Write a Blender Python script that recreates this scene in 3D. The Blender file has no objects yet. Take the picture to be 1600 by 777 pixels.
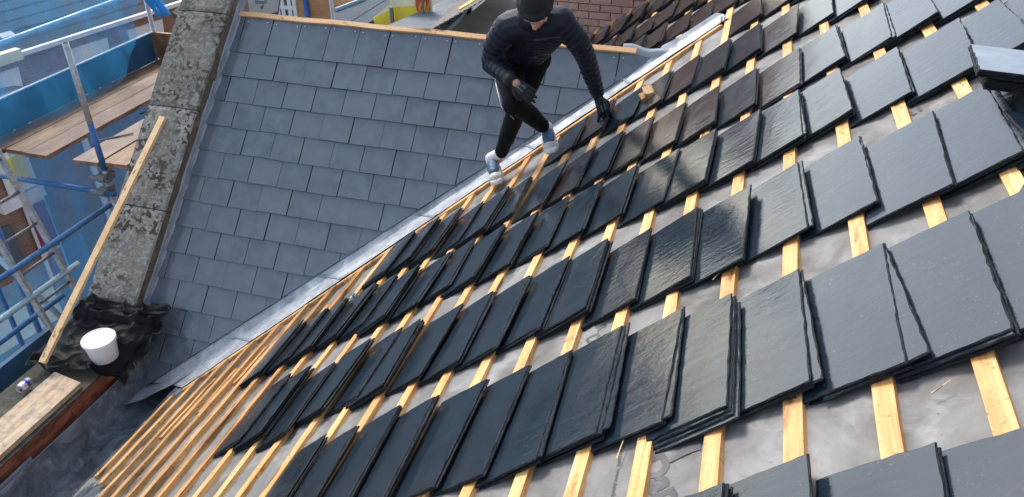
import bpy, bmesh, math, random
from mathutils import Vector, Matrix, noise
rnd = random.Random(7)
rad = math.radians
SC = bpy.context.scene
COL = SC.collection

# ------------------------------------------------------------------ camera, sky, sun
cam_data = bpy.data.cameras.new('camera')
cam_data.sensor_width = 36.0
cam_data.lens = 27.27
cam_data.clip_start = 0.05
cam_data.clip_end = 400
cam = bpy.data.objects.new('camera', cam_data)
COL.objects.link(cam)
_r = Vector((0.9600834, 0.2796888, 0.0037561))
_d = Vector((0.1536151, -0.5159950, -0.8427049))
_f = Vector((-0.2337570, 0.8096439, -0.5383627))
M = Matrix.Identity(4)
for i in range(3):
    M[i][0] = _r[i]; M[i][1] = -_d[i]; M[i][2] = -_f[i]
CAM = Vector((0.24984, 0.0, 1.63804))
M.translation = CAM
cam.matrix_world = M
SC.camera = cam

SUN_EL, SUN_AZ = rad(44), rad(-46)      # azimuth from +Y towards +X
world = bpy.data.worlds.new('World'); SC.world = world
world.use_nodes = True
wn = world.node_tree.nodes; wl = world.node_tree.links
bg = wn['Background']
sky = wn.new('ShaderNodeTexSky'); sky.sky_type = 'NISHITA'; sky.sun_disc = False
sky.sun_elevation = SUN_EL; sky.sun_rotation = SUN_AZ
sky.air_density = 1.0; sky.dust_density = 1.6; sky.ozone_density = 1.0
hs = wn.new('ShaderNodeHueSaturation'); hs.inputs['Saturation'].default_value = 0.66
wl.new(sky.outputs[0], hs.inputs['Color']); wl.new(hs.outputs[0], bg.inputs['Color'])
bg.inputs['Strength'].default_value = 0.15
sun_d = bpy.data.lights.new('sun', 'SUN'); sun_d.energy = 1.5; sun_d.angle = rad(16)
sun_d.color = (1.0, 0.95, 0.88)
sun = bpy.data.objects.new('sun', sun_d); COL.objects.link(sun)
sv = Vector((math.sin(SUN_AZ)*math.cos(SUN_EL), math.cos(SUN_AZ)*math.cos(SUN_EL), math.sin(SUN_EL)))
sun.rotation_euler = sv.to_track_quat('Z', 'Y').to_euler()
vs = SC.view_settings
vs.view_transform = 'Standard'; vs.look = 'None'; vs.gamma = 1.0; vs.use_curve_mapping = False
vs.exposure = 1.0

# ------------------------------------------------------------------ geometry of the place
P1 = 0.6024; P2 = 0.8413; Y0 = 5.5318; G = 0.2      # pitches, wing foot line, batten gauge
C1, S1, C2, S2 = math.cos(P1), math.sin(P1), math.cos(P2), math.sin(P2)
def MP(s, y, h=0.0):            # point on the main slope: s up the slope, y along it, h above batten tops
    return Vector((s*C1 - h*S1, y, s*S1 + h*C1))
def DP(x, r, h=0.0):            # point on the wing slope
    return Vector((x, Y0 + r*C2 - h*S2, r*S2 + h*C2))

# ------------------------------------------------------------------ helpers
ORG = {}
def tag(o, label=None, cat=None, group=None, kind=None):
    if label: o['label'] = label
    if cat: o['category'] = cat
    if group: o['group'] = group
    if kind: o['kind'] = kind
    return o
def empty(name, loc, label, cat, group=None, rot=None, kind=None):
    o = bpy.data.objects.new(name, None); COL.objects.link(o)
    o.location = loc; o.empty_display_size = 0.05
    if rot is not None: o.rotation_euler = rot
    ORG[o.name] = Vector(loc)
    return tag(o, label, cat, group, kind)
class MB:
    def __init__(s): s.v = []; s.f = []
    def add(s, vs_, fs):
        b = len(s.v); s.v += [tuple(p) for p in vs_]; s.f += [tuple(b+i for i in f) for f in fs]; return s
    def box(s, c, ax, ay, az):          # centre + three half vectors
        c, ax, ay, az = Vector(c), Vector(ax), Vector(ay), Vector(az)
        if ax.cross(ay).dot(az) < 0: ax = -ax
        v = [c+a*ax+b*ay+d*az for d in (-1, 1) for b in (-1, 1) for a in (-1, 1)]
        return s.add(v, [(0,2,3,1),(4,5,7,6),(0,1,5,4),(2,6,7,3),(0,4,6,2),(1,3,7,5)])
    def abox(s, x0, x1, y0, y1, z0, z1):
        return s.box(((x0+x1)/2, (y0+y1)/2, (z0+z1)/2), ((x1-x0)/2,0,0), (0,(y1-y0)/2,0), (0,0,(z1-z0)/2))
    def prism(s, poly, up):             # poly = 3D points, extruded along up
        up = Vector(up); poly = [Vector(p) for p in poly]; n = len(poly)
        nn = Vector((0,0,0))
        for i in range(n): nn += poly[i].cross(poly[(i+1) % n])
        if nn.dot(up) < 0: poly = poly[::-1]
        f = [tuple(range(n-1, -1, -1)), tuple(range(n, 2*n))]
        f += [(i, (i+1) % n, n+(i+1) % n, n+i) for i in range(n)]
        return s.add(poly + [p+up for p in poly], f)
    def tube(s, p0, p1, r0, r1=None, n=12, caps=True):
        p0, p1 = Vector(p0), Vector(p1); r1 = r0 if r1 is None else r1
        d = (p1-p0).normalized(); a = d.orthogonal().normalized(); b = d.cross(a)
        v = []
        for p, r in ((p0, r0), (p1, r1)):
            v += [p + (a*math.cos(2*math.pi*i/n) + b*math.sin(2*math.pi*i/n))*r for i in range(n)]
        f = [(i, (i+1) % n, n+(i+1) % n, n+i) for i in range(n)]
        if caps: f += [tuple(range(n-1, -1, -1)), tuple(range(n, 2*n))]
        return s.add(v, f)
    def lathe(s, c, axis, prof, n=24):  # prof = (radius, height) pairs
        c = Vector(c); d = Vector(axis).normalized(); a = d.orthogonal().normalized(); b = d.cross(a)
        v = []
        for r, h in prof:
            v += [c + d*h + (a*math.cos(2*math.pi*i/n)+b*math.sin(2*math.pi*i/n))*r for i in range(n)]
        f = []
        for k in range(len(prof)-1):
            f += [(k*n+i, k*n+(i+1) % n, (k+1)*n+(i+1) % n, (k+1)*n+i) for i in range(n)]
        f += [tuple(range(n-1, -1, -1)), tuple(range((len(prof)-1)*n, len(prof)*n))]
        return s.add(v, f)
    def ball(s, c, r, ax=None, n=12, m=8):   # ellipsoid, ax = three axis vectors scaled
        c = Vector(c)
        A = ax if ax else (Vector((r,0,0)), Vector((0,r,0)), Vector((0,0,r)))
        v = [c - A[2]]
        for j in range(1, m):
            t = math.pi*j/m
            for i in range(n):
                u = 2*math.pi*i/n
                v.append(c + A[0]*(math.sin(t)*math.cos(u)) + A[1]*(math.sin(t)*math.sin(u)) - A[2]*math.cos(t))
        v.append(c + A[2]); f = []
        for i in range(n): f.append((0, 1+(i+1) % n, 1+i))
        for j in range(m-2):
            for i in range(n):
                f.append((1+j*n+i, 1+j*n+(i+1) % n, 1+(j+1)*n+(i+1) % n, 1+(j+1)*n+i))
        l = len(v)-1
        for i in range(n): f.append((l, 1+(m-2)*n+i, 1+(m-2)*n+(i+1) % n))
        return s.add(v, f)
    def limb(s, pts, rs, n=12):
        for i, (p, r) in enumerate(zip(pts, rs)):
            s.ball(p, r, n=n, m=8)
            if i: s.tube(pts[i-1], p, rs[i-1], r, n=n)
        return s
    def grid(s, fn, nu, nv):
        v = [fn(i/nu, j/nv) for j in range(nv+1) for i in range(nu+1)]
        f = [(j*(nu+1)+i, j*(nu+1)+i+1, (j+1)*(nu+1)+i+1, (j+1)*(nu+1)+i) for j in range(nv) for i in range(nu)]
        return s.add(v, f)
    def mesh(s, name, mat=None, smooth=False):
        me = bpy.data.meshes.new(name); me.from_pydata(s.v, [], s.f); me.update()
        if mat: me.materials.append(mat)
        if smooth: me.polygons.foreach_set('use_smooth', [True]*len(me.polygons))
        return me
def link(name, me, parent=None, local=False):
    o = bpy.data.objects.new(name, me); COL.objects.link(o)
    if parent is not None:
        o.parent = parent
        if not local:
            o.location = -ORG[parent.name]
    ORG[o.name] = Vector((0,0,0))
    return o
def obj(name, mb, mat, parent=None, smooth=False, local=False):
    return link(name, mb.mesh(name, mat, smooth), parent, local)
def top(name, mb, mat, label, cat, group=None, smooth=False, kind=None):
    return tag(obj(name, mb, mat, None, smooth), label, cat, group, kind)
def remeshed(mb, voxel, smooth_it=2):
    me = mb.mesh('tmp'); o = bpy.data.objects.new('tmp', me); COL.objects.link(o)
    m = o.modifiers.new('r', 'REMESH'); m.mode = 'VOXEL'; m.voxel_size = voxel; m.use_smooth_shade = True
    if smooth_it:
        k = o.modifiers.new('s', 'SMOOTH'); k.factor = 0.5; k.iterations = smooth_it
    bpy.context.view_layer.update()
    dg = bpy.context.evaluated_depsgraph_get()
    out = bpy.data.meshes.new_from_object(o.evaluated_get(dg))
    bpy.data.objects.remove(o)
    out.polygons.foreach_set('use_smooth', [True]*len(out.polygons))
    return out
def robj(name, mb, mat, parent, voxel, smooth_it=2):
    me = remeshed(mb, voxel, smooth_it); me.name = name
    me.materials.clear(); me.materials.append(mat)
    return link(name, me, parent)

# ------------------------------------------------------------------ materials
class Mat:
    def __init__(s, name, col=(.5,.5,.5), rough=.6, metal=0.0, spec=None):
        s.m = bpy.data.materials.new(name); s.m.use_nodes = True
        s.n = s.m.node_tree.nodes; s.l = s.m.node_tree.links
        s.b = s.n['Principled BSDF']
        s.b.inputs['Base Color'].default_value = (*col, 1); s.b.inputs['Roughness'].default_value = rough
        s.b.inputs['Metallic'].default_value = metal
        if spec is not None: s.b.inputs['Specular IOR Level'].default_value = spec
        s.tc = None
    def coord(s, kind='Object', scale=(1,1,1), rnd_off=False, rot=(0,0,0)):
        tc = s.n.new('ShaderNodeTexCoord'); mp = s.n.new('ShaderNodeMapping')
        mp.inputs['Scale'].default_value = scale; mp.inputs['Rotation'].default_value = rot
        src = tc.outputs[kind]
        if rnd_off:
            oi = s.n.new('ShaderNodeObjectInfo')
            mu = s.n.new('ShaderNodeVectorMath'); mu.operation = 'MULTIPLY_ADD'
            cb = s.n.new('ShaderNodeCombineXYZ')
            for k in range(3): s.l.new(oi.outputs['Random'], cb.inputs[k])
            s.l.new(cb.outputs[0], mu.inputs[0]); mu.inputs[1].default_value = (37, 61, 17)
            s.l.new(src, mu.inputs[2]); src = mu.outputs[0]
        s.l.new(src, mp.inputs[0]); return mp.outputs[0]
    def noise(s, vec, scale, detail=5, rough=.55, dist=0):
        t = s.n.new('ShaderNodeTexNoise'); s.l.new(vec, t.inputs['Vector'])
        t.inputs['Scale'].default_value = scale; t.inputs['Detail'].default_value = detail
        t.inputs['Roughness'].default_value = rough; t.inputs['Distortion'].default_value = dist
        return t.outputs['Fac']
    def ramp(s, fac, stops, interp='LINEAR'):
        r = s.n.new('ShaderNodeValToRGB'); e = r.color_ramp.elements; r.color_ramp.interpolation = interp
        while len(e) < len(stops): e.new(0.5)
        for k, (p, c) in enumerate(stops):
            e[k].position = p; e[k].color = (*c, 1) if isinstance(c, tuple) else (c, c, c, 1)
        s.l.new(fac, r.inputs[0]); return r.outputs[0]
    def mix(s, fac, a, b, mode='MIX'):
        m = s.n.new('ShaderNodeMix'); m.data_type = 'RGBA'; m.blend_type = mode
        for sock, val in ((m.inputs[0], fac), (m.inputs[6], a), (m.inputs[7], b)):
            if hasattr(val, 'is_output'): s.l.new(val, sock)
            elif isinstance(val, tuple): sock.default_value = (*val, 1)
            else: sock.default_value = val
        return m.outputs[2]
    def color(s, x): s.l.new(x, s.b.inputs['Base Color']); return s
    def rough(s, x): s.l.new(x, s.b.inputs['Roughness']); return s
    def bump(s, x, strength=.3, dist=.01):
        b = s.n.new('ShaderNodeBump'); b.inputs['Strength'].default_value = strength
        b.inputs['Distance'].default_value = dist; s.l.new(x, b.inputs['Height'])
        s.l.new(b.outputs[0], s.b.inputs['Normal']); return s
    def rand(s, stops):
        oi = s.n.new('ShaderNodeObjectInfo'); return s.ramp(oi.outputs['Random'], stops)

def slate_mat(name, base, tint, r_lo, r_hi, bumpd, wet_scale=6, holes=None, scuff=.35, rustle=None):
    m = Mat(name)
    v = m.coord(rnd_off=True)
    v0 = m.coord()
    vs_ = m.coord(rnd_off=True, scale=(1, 3.0, 1))
    n1 = m.noise(v, 9, 6, .6)
    col = m.ramp(n1, [(.3, tuple(c*.75 for c in base)), (.7, tuple(c*1.3 for c in base))])
    col = m.mix(m.rand([(0, 0.0), (1, .75)]), col, tint)
    fl = m.ramp(m.noise(v, 130, 3, .6), [(.0, 0.0), (.63, 0.0), (.72, scuff)])
    patch = m.ramp(m.noise(v, 7, 3), [(.45, 0.0), (.62, 1.0)])
    fl2 = m.mix(1.0, fl, patch, 'MULTIPLY')
    col = m.mix(fl2, col, (.30, .33, .35))
    if holes:
        sx = m.n.new('ShaderNodeSeparateXYZ'); m.l.new(v0, sx.inputs[0])
        prev = None
        for hx, hy in holes:
            d = m.n.new('ShaderNodeVectorMath'); d.operation = 'DISTANCE'
            cx = m.n.new('ShaderNodeCombineXYZ'); m.l.new(sx.outputs[0], cx.inputs[0]); m.l.new(sx.outputs[1], cx.inputs[1])
            m.l.new(cx.outputs[0], d.inputs[0]); d.inputs[1].default_value = (hx, hy, 0)
            q = m.ramp(d.outputs['Value'], [(0, 1.0), (.0032, 1.0), (.0045, 0.0)])
            prev = q if prev is None else m.mix(1.0, prev, q, 'ADD')
        col = m.mix(prev, col, (.004, .004, .004))
    m.color(col)
    m.rough(m.ramp(m.noise(v, wet_scale, 4, .5, .6), [(.38, r_lo), (.62, r_hi)]))
    a = m.noise(vs_, 14, 7, .62, .5)
    b_ = m.noise(v, 60, 3, .5)
    h = m.mix(.25, a, b_)
    m.bump(h, .55, bumpd)
    m.b.inputs['Specular IOR Level'].default_value = .62
    return m.m
HOLES = [(.205, .215), (.205, .285)]
M_SLATE = slate_mat('wet_blue_slate', (.015, .025, .036), (.022, .032, .042), .04, .16, .0024, holes=[(.19, .20), (.045, .30)])
M_SLATE_W = slate_mat('wet_brick_reflection_slate', (.028, .025, .028), (.036, .031, .031), .05, .20, .0034, holes=[(.19, .20)])  # brown reflection of the brick wall painted into the slate colour
M_SLATE_D = slate_mat('damp_laid_slate', (.120, .146, .174), (.150, .174, .200), .07, .18, .0009, wet_scale=3, scuff=.12)
M_EDGE = Mat('slate_edge', (.03, .037, .043), .65, spec=.25)
M_EDGE.color(M_EDGE.ramp(M_EDGE.noise(M_EDGE.coord(rnd_off=True), 70, 4, .7), [(.35, (.005,.007,.009)), (.74, (.034,.041,.049))]))
M_EDGE.bump(M_EDGE.noise(M_EDGE.coord(scale=(1,1,6)), 60, 4), .9, .006); M_EDGE = M_EDGE.m

def wood_mat(name, c0, c1, c2, stain=(.12,.055,.02), mold=0.0, axis='Y', rough=.55, wear=.5):
    m = Mat(name, rough=rough)
    sc = {'X': (1.2, 22, 22), 'Y': (22, 1.2, 22), 'Z': (22, 22, 1.2)}[axis]
    sk = {'X': (1, 5, 5), 'Y': (5, 1, 5), 'Z': (5, 5, 1)}[axis]
    vg = m.coord(scale=sc, rnd_off=True); vk = m.coord(scale=sk, rnd_off=True); v = m.coord(rnd_off=True)
    g = m.noise(vg, 3, 6, .6, .3)
    col = m.ramp(g, [(.28, c0), (.5, c1), (.72, c2)])
    bl = m.noise(v, 5, 4)
    col = m.mix(m.ramp(bl, [(.5, 0.0), (.75, wear)]), col, tuple(a*.72 for a in c0))
    kn = m.ramp(m.noise(vk, 3.6, 3, .5, .8), [(.62, 0.0), (.70, .85)])
    col = m.mix(kn, col, stain)
    sp = m.ramp(m.noise(v, 70, 3, .65), [(.60, 0.0), (.70, .6 + mold*.4)])
    col = m.mix(sp, col, tuple(a*.55 for a in stain))
    if mold:
        md = m.ramp(m.noise(vk, 2.4, 5, .65), [(.44, 0.0), (.66, mold)])
        col = m.mix(md, col, (.10, .05, .025))
    rn = m.rand([(0, (1.0, .97, .90)), (.5, (.96, .88, .76)), (1, (.86, .72, .58))])
    col = m.mix(1.0, col, rn, 'MULTIPLY')
    m.color(col); m.bump(g, .35, .003)
    return m.m
M_BATTEN = wood_mat('sawn_yellow_batten', (.58,.27,.08), (.84,.48,.19), (.93,.68,.38))
M_BATTEN_O = wood_mat('weathered_eaves_batten', (.56,.27,.09), (.76,.44,.18), (.84,.56,.28), mold=.75)
M_PALE = wood_mat('pale_batten', (.84,.55,.27), (.92,.68,.40), (.95,.77,.52))
M_RIDGE = wood_mat('ridge_batten_wood', (.80,.46,.22), (.90,.60,.34), (.93,.68,.44), axis='X')
M_BOARD = wood_mat('weathered_scaffold_board', (.13,.07,.035), (.25,.145,.08), (.36,.23,.14), mold=.7, wear=.9)
M_PINK = wood_mat('pinkish_scaffold_board', (.19,.115,.09), (.31,.20,.155), (.42,.29,.23), mold=.6, wear=.8)
M_ORANGE = wood_mat('orange_scaffold_board', (.26,.14,.06), (.40,.23,.11), (.52,.33,.17), mold=.5, wear=.8)
M_PARB = Mat('lichened_board'); _v = M_PARB.coord()
_c = M_PARB.ramp(M_PARB.noise(M_PARB.coord(scale=(9,1,9)), 4, 6), [(.3, (.42,.27,.15)), (.55, (.60,.45,.30)), (.75, (.66,.54,.40))])
_c = M_PARB.mix(M_PARB.ramp(M_PARB.noise(_v, 16, 6, .7), [(.5, 0.0), (.6, .75)]), _c, (.30,.25,.21))
M_PARB.color(_c).bump(M_PARB.noise(_v, 40, 5), .6, .004); M_PARB.b.inputs['Roughness'].default_value = .8; M_PARB = M_PARB.m

# underlay: grey breather membrane, slightly glossy with damp mottling
m = Mat('roof_underlay'); v = m.coord()
c = m.ramp(m.noise(v, 3.2, 6, .6, .6), [(.30, (.10,.092,.082)), (.5, (.20,.193,.183)), (.72, (.30,.295,.29))])
c = m.mix(m.ramp(m.noise(v, 7, 6, .66, .4), [(.54, 0.0), (.68, .45)]), c, (.42,.415,.41))
c = m.mix(m.ramp(m.noise(v, 5, 5, .6, .4), [(.54, 0.0), (.68, .75)]), c, (.10,.09,.08))
c = m.mix(m.ramp(m.noise(v, 120, 2), [(.70, 0.0), (.78, .7)]), c, (.04,.035,.03))
m.color(c); m.rough(m.ramp(m.noise(v, 6, 4), [(.4, .55), (.6, .75)])); m.b.inputs['Specular IOR Level'].default_value = .3; m.bump(m.noise(m.coord(), 16, 6, .62, .35), .45, .008)
M_UNDER = m.m
M_INK = Mat('faded_grey_ink', (.060,.060,.066), .5).m
m = Mat('lead_sheet', metal=.15); v = m.coord()
c = m.ramp(m.noise(v, 7, 5, .6, .5), [(.3, (.28,.30,.32)), (.55, (.45,.475,.50)), (.75, (.66,.69,.71))])
c = m.mix(m.ramp(m.noise(v, 40, 5, .7), [(.60, 0.0), (.66, .8)]), c, (.09,.10,.11))
m.color(c); m.rough(m.ramp(m.noise(v, 12, 4), [(.4, .45), (.6, .7)])); m.bump(m.noise(v, 14, 5, .6, .5), .6, .010); M_LEAD = m.m
m = Mat('dark_lead', metal=.1); v = m.coord()
c = m.ramp(m.noise(v, 6, 6, .65, .8), [(.32, (.035,.04,.045)), (.52, (.11,.125,.14)), (.74, (.24,.27,.30))])
m.color(c); m.rough(m.ramp(m.noise(v, 5, 4), [(.4, .12), (.6, .42)])); m.bump(m.noise(v, 18, 6, .65, 1), .7, .012); M_DLEAD = m.m
m = Mat('grey_lead', (.2,.22,.24), .45); v = m.coord()
m.color(m.ramp(m.noise(v, 8, 6, .65, .8), [(.3, (.19,.21,.235)), (.7, (.36,.40,.44))])); m.bump(m.noise(v, 16, 5), .5, .01); M_GLEAD = m.m
# coping stone: grey with black lichen blotches and pale crusts
def stone_mat(name, k, d0, d1, pale):
    m = Mat(name, rough=.9); v = m.coord()
    c = m.ramp(m.noise(v, 5, 6, .65), [(.3, tuple(x*k for x in (.17,.16,.135))), (.55, tuple(x*k for x in (.27,.255,.22))), (.75, tuple(x*k for x in (.38,.36,.31)))])
    c = m.mix(m.ramp(m.noise(v, 34, 5, .7), [(.52, 0.0), (.60, pale)]), c, (.52,.50,.45))
    cell = m.ramp(m.noise(v, 27, 3, .5, .2), [(.52, 0.0), (.565, .95)])
    dens = m.ramp(m.noise(v, 3.5, 3, .5), [(d0, .1), (d1, 1.0)])
    c = m.mix(m.mix(1.0, cell, dens, 'MULTIPLY'), c, (.040,.037,.028))
    c = m.mix(m.ramp(m.noise(v, 20, 6, .72), [(.60, 0.0), (.66, .7)]), c, (.075,.07,.055))
    c = m.mix(m.ramp(m.noise(v, 11, 5, .7), [(.57, 0.0), (.66, .7)]), c, (.11,.11,.04))
    m.color(c); m.bump(m.noise(v, 45, 6, .7), .9, .01); return m.m
M_STONE = stone_mat('lichened_stone', .78, .40, .60, .35)
M_STONE_L = stone_mat('pale_lichened_stone', 1.02, .38, .52, .6)
m = Mat('brown_stone', rough=.9); v = m.coord()
m.color(m.ramp(m.noise(v, 18, 6, .7), [(.3, (.07,.05,.035)), (.7, (.22,.16,.11))])); m.bump(m.noise(v, 40, 5), .8, .008); M_STONE_B = m.m
m = Mat('rust_red_face', rough=.75); v = m.coord(scale=(3,1,3))
m.color(m.ramp(m.noise(v, 6, 6, .65, .5), [(.32, (.025,.018,.015)), (.48, (.20,.065,.035)), (.7, (.42,.14,.07))])); m.bump(m.noise(v, 20, 5), .7, .01); M_RUST = m.m
m = Mat('dirty_wall_top', rough=.85); v = m.coord()
m.color(m.ramp(m.noise(v, 12, 6, .7), [(.3, (.03,.03,.022)), (.7, (.13,.12,.085))])); m.bump(m.noise(v, 30, 5), .7, .01); M_DIRT = m.m
def brick_mats(name, cols):
    m = Mat(name, rough=.85); v = m.coord(rnd_off=True)
    c = m.rand([(k/(len(cols)-1), cc) for k, cc in enumerate(cols)])
    c = m.mix(m.ramp(m.noise(v, 12, 6, .65), [(.4, 0.0), (.7, .6)]), c, tuple(x*.55 for x in cols[0]))
    m.color(c); m.bump(m.noise(v, 60, 4), .6, .004); return m.m
M_BRICK_P = brick_mats('pink_brick', [(.50,.29,.22), (.58,.37,.30), (.54,.33,.26), (.64,.44,.36)])
M_BRICK_O = brick_mats('orange_brick', [(.42,.17,.07), (.52,.25,.10), (.36,.15,.07), (.58,.32,.15)])
M_MORTAR = Mat('mortar', (.34,.29,.25), .95).m
def far_brick(name, cs, mort, sc=4.4):
    m = Mat(name, rough=.9); tc = m.coord('Object')
    rot = m.n.new('ShaderNodeSeparateXYZ'); m.l.new(tc, rot.inputs[0])
    ad = m.n.new('ShaderNodeMath'); ad.operation = 'ADD'; m.l.new(rot.outputs[0], ad.inputs[0]); m.l.new(rot.outputs[1], ad.inputs[1])
    cb = m.n.new('ShaderNodeCombineXYZ'); m.l.new(ad.outputs[0], cb.inputs[0]); m.l.new(rot.outputs[2], cb.inputs[1])
    b = m.n.new('ShaderNodeTexBrick'); m.l.new(cb.outputs[0], b.inputs['Vector'])
    b.inputs['Scale'].default_value = 1.0; b.inputs['Brick Width'].default_value = .225; b.inputs['Row Height'].default_value = .075
    b.inputs['Mortar Size'].default_value = .008
    b.inputs['Color1'].default_value = (*cs[0], 1); b.inputs['Color2'].default_value = (*cs[1], 1); b.inputs['Mortar'].default_value = (*mort, 1)
    c = m.mix(m.ramp(m.noise(tc, 1.4, 5), [(.4, 0.0), (.7, .45)]), b.outputs['Color'], tuple(x*.5 for x in cs[0]))
    m.color(c); return m.m
M_FARB = far_brick('far_brick', [(.30,.15,.10), (.38,.22,.15)], (.30,.26,.22))
M_FARO = far_brick('far_orange_brick', [(.58,.27,.11), (.66,.35,.16)], (.48,.36,.24))
def plain(name, col, rough=.5, metal=0., nsc=8, amt=.25, spec=None, bmp=.0):
    m = Mat(name, col, rough, metal, spec); v = m.coord()
    f = m.noise(v, nsc, 5, .6)
    m.color(m.ramp(f, [(.3, tuple(c*(1-amt) for c in col)), (.7, tuple(min(1, c*(1+amt)) for c in col))]))
    if bmp: m.bump(f, .5, bmp)
    return m.m
M_GALV = plain('galvanised_tube', (.42,.44,.45), .45, .35, 30, .35)
M_BLUEP = plain('blue_painted_tube', (.03,.14,.34), .45, 0, 25, .3)
M_BLUEB = plain('blue_painted_board', (.025,.10,.19), .55, 0, 4, .3)
M_LIGHTT = plain('pale_blue_tube', (.36,.52,.62), .4, .2, 20, .25)
M_CLAMP = plain('grey_clamp', (.20,.21,.21), .6, .4, 60, .5)
M_TUB = plain('white_tub_plastic', (.80,.80,.80), .35, 0, 12, .05)
m = Mat('black_polythene', (.008,.009,.011), .55, spec=.15); m.bump(m.noise(m.coord(), 12, 3, .5, 1), .3, .008); M_POLY = m.m
m = Mat('can_print', rough=.25, metal=.75); sx = m.n.new('ShaderNodeSeparateXYZ'); m.l.new(m.coord('Generated'), sx.inputs[0])
m.color(m.ramp(sx.outputs[1], [(.0, (.62,.64,.72)), (.46, (.55,.56,.70)), (.5, (.12,.06,.34)), (.68, (.16,.10,.42)), (.72, (.55,.56,.72)), (1, (.6,.62,.7))]))
M_CAN = m.m
M_CANT = plain('can_top', (.62,.63,.66), .3, .8, 20, .1)
M_BLACK = Mat('black_hole', (.004,.004,.004), .9).m
# clothing
m = Mat('navy_nylon', (.010,.014,.034), .55, spec=.3)
m.color(m.ramp(m.noise(m.coord(), 18, 4), [(.3, (.005,.007,.018)), (.7, (.012,.016,.036))])); m.bump(m.noise(m.coord(), 45, 4, .6, 1), .5, .006); M_NAVY = m.m
m = Mat('black_jersey', (.006,.0065,.008), .85, spec=.2); m.bump(m.noise(m.coord(), 20, 4, .6, .6), .35, .010); M_JERSEY = m.m
M_KNIT = Mat('black_knit', (.011,.012,.016), .8); M_KNIT.bump(M_KNIT.noise(M_KNIT.coord(), 220, 2), .5, .003); M_KNIT = M_KNIT.m
M_SKIN = Mat('skin', (.56,.30,.22), .5); M_SKIN.b.inputs['Subsurface Weight'].default_value = .1; M_SKIN.b.inputs['Subsurface Radius'].default_value = (.02,.008,.004); M_SKIN = M_SKIN.m
M_LIP = Mat('lip', (.42,.15,.12), .5).m
M_EYE = Mat('eye_white', (.7,.68,.66), .3).m
M_HAIR = Mat('dark_brow', (.03,.02,.015), .8).m
M_GLOVE = plain('black_glove', (.014,.018,.021), .6, 0, 60, .4, bmp=.002)
M_GLOVE_G = plain('grey_rubber_palm', (.10,.13,.15), .5, 0, 60, .3)
M_SOCK = plain('white_sock', (.78,.78,.78), .8, 0, 60, .06)
M_SHOE = plain('pale_shoe_knit', (.56,.53,.50), .7, 0, 50, .12, bmp=.002)
M_SOLE = plain('white_shoe_sole', (.76,.73,.69), .5, 0, 20, .1)
M_TONGUE = plain('blue_shoe_tongue', (.05,.10,.17), .6, 0, 80, .3, bmp=.002)
M_WHITE = plain('white_paint', (.83,.83,.83), .5, 0, 5, .08)
M_GREYR = plain('grey_flat_roof', (.17,.19,.21), .8, 0, 2, .25)
M_STEEL = plain('slate_grey_cladding', (.10,.125,.14), .9, 0, 1.5, .15, spec=.15)
M_YEL = plain('yellow_sign_paint', (.90,.72,.06), .5, 0, 3, .15)
M_CREAM = plain('cream_sign_paint', (.88,.84,.58), .5, 0, 2, .15)
M_RED = plain('red_sign_paint', (.60,.10,.04), .5, 0, 6, .25)
M_ORG = plain('orange_sign_paint', (.80,.32,.04), .5, 0, 6, .25)
M_MAROON = plain('maroon_paint', (.26,.04,.10), .5, 0, 4, .15)
M_GLASS = Mat('window_glass', (.12,.15,.17), .08).m
M_ASPH = plain('asphalt', (.055,.055,.058), .85, 0, 1.2, .3)
M_PAVE = plain('pavement', (.22,.21,.20), .9, 0, 2, .3)
M_FROOF = plain('far_slate', (.045,.055,.070), .75, 0, 2.5, .3)
M_BROOF = plain('brown_old_slate', (.16,.135,.12), .8, 0, 3, .35, bmp=.02)
M_PIPEB = plain('blue_downpipe', (.03,.12,.42), .4, 0, 6, .2)
M_TEAL = plain('teal_rag', (.03,.16,.18), .8, 0, 60, .3)
M_RIVET = Mat('bright_clout_nail', (.75,.75,.75), .3, .9).m
m = Mat('blue_debris_net', (.03,.30,.58), .6)
tr = m.n.new('ShaderNodeBsdfTransparent'); mx = m.n.new('ShaderNodeMixShader'); out = m.n['Material Output']
tl = m.n.new('ShaderNodeBsdfTranslucent'); tl.inputs[0].default_value = (.05,.38,.75,1)
m2 = m.n.new('ShaderNodeMixShader'); m2.inputs[0].default_value = .45
m.l.new(m.b.outputs[0], m2.inputs[1]); m.l.new(tl.outputs[0], m2.inputs[2])
wv = m.ramp(m.noise(m.coord(scale=(1,1.2,.35)), 5, 4, .6, .6), [(.35, .24), (.62, .42), (.78, .75)])
m.l.new(wv, mx.inputs[0]); m.l.new(tr.outputs[0], mx.inputs[1]); m.l.new(m2.outputs[0], mx.inputs[2]); m.l.new(mx.outputs[0], out.inputs[0])
M_NET = m.m
def net_mat(name, lo, hi, col, tcol):
    m = Mat(name, col, .55); tr = m.n.new('ShaderNodeBsdfTransparent'); mx = m.n.new('ShaderNodeMixShader')
    tl = m.n.new('ShaderNodeBsdfTranslucent'); tl.inputs[0].default_value = (*tcol, 1)
    m2 = m.n.new('ShaderNodeMixShader'); m2.inputs[0].default_value = .4
    m.l.new(m.b.outputs[0], m2.inputs[1]); m.l.new(tl.outputs[0], m2.inputs[2])
    wv = m.ramp(m.noise(m.coord(scale=(1,2,.3)), 3, 4, .6, .6), [(.35, lo), (.7, hi)])
    m.l.new(wv, mx.inputs[0]); m.l.new(tr.outputs[0], mx.inputs[1]); m.l.new(m2.outputs[0], mx.inputs[2]); m.l.new(mx.outputs[0], m.n['Material Output'].inputs[0])
    return m.m
M_NET2 = net_mat('deep_blue_debris_net', .42, .72, (.015,.12,.28), (.02,.18,.40))
M_NETS = net_mat('bunched_net', .75, .95, (.04,.34,.70), (.06,.42,.80))

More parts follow.
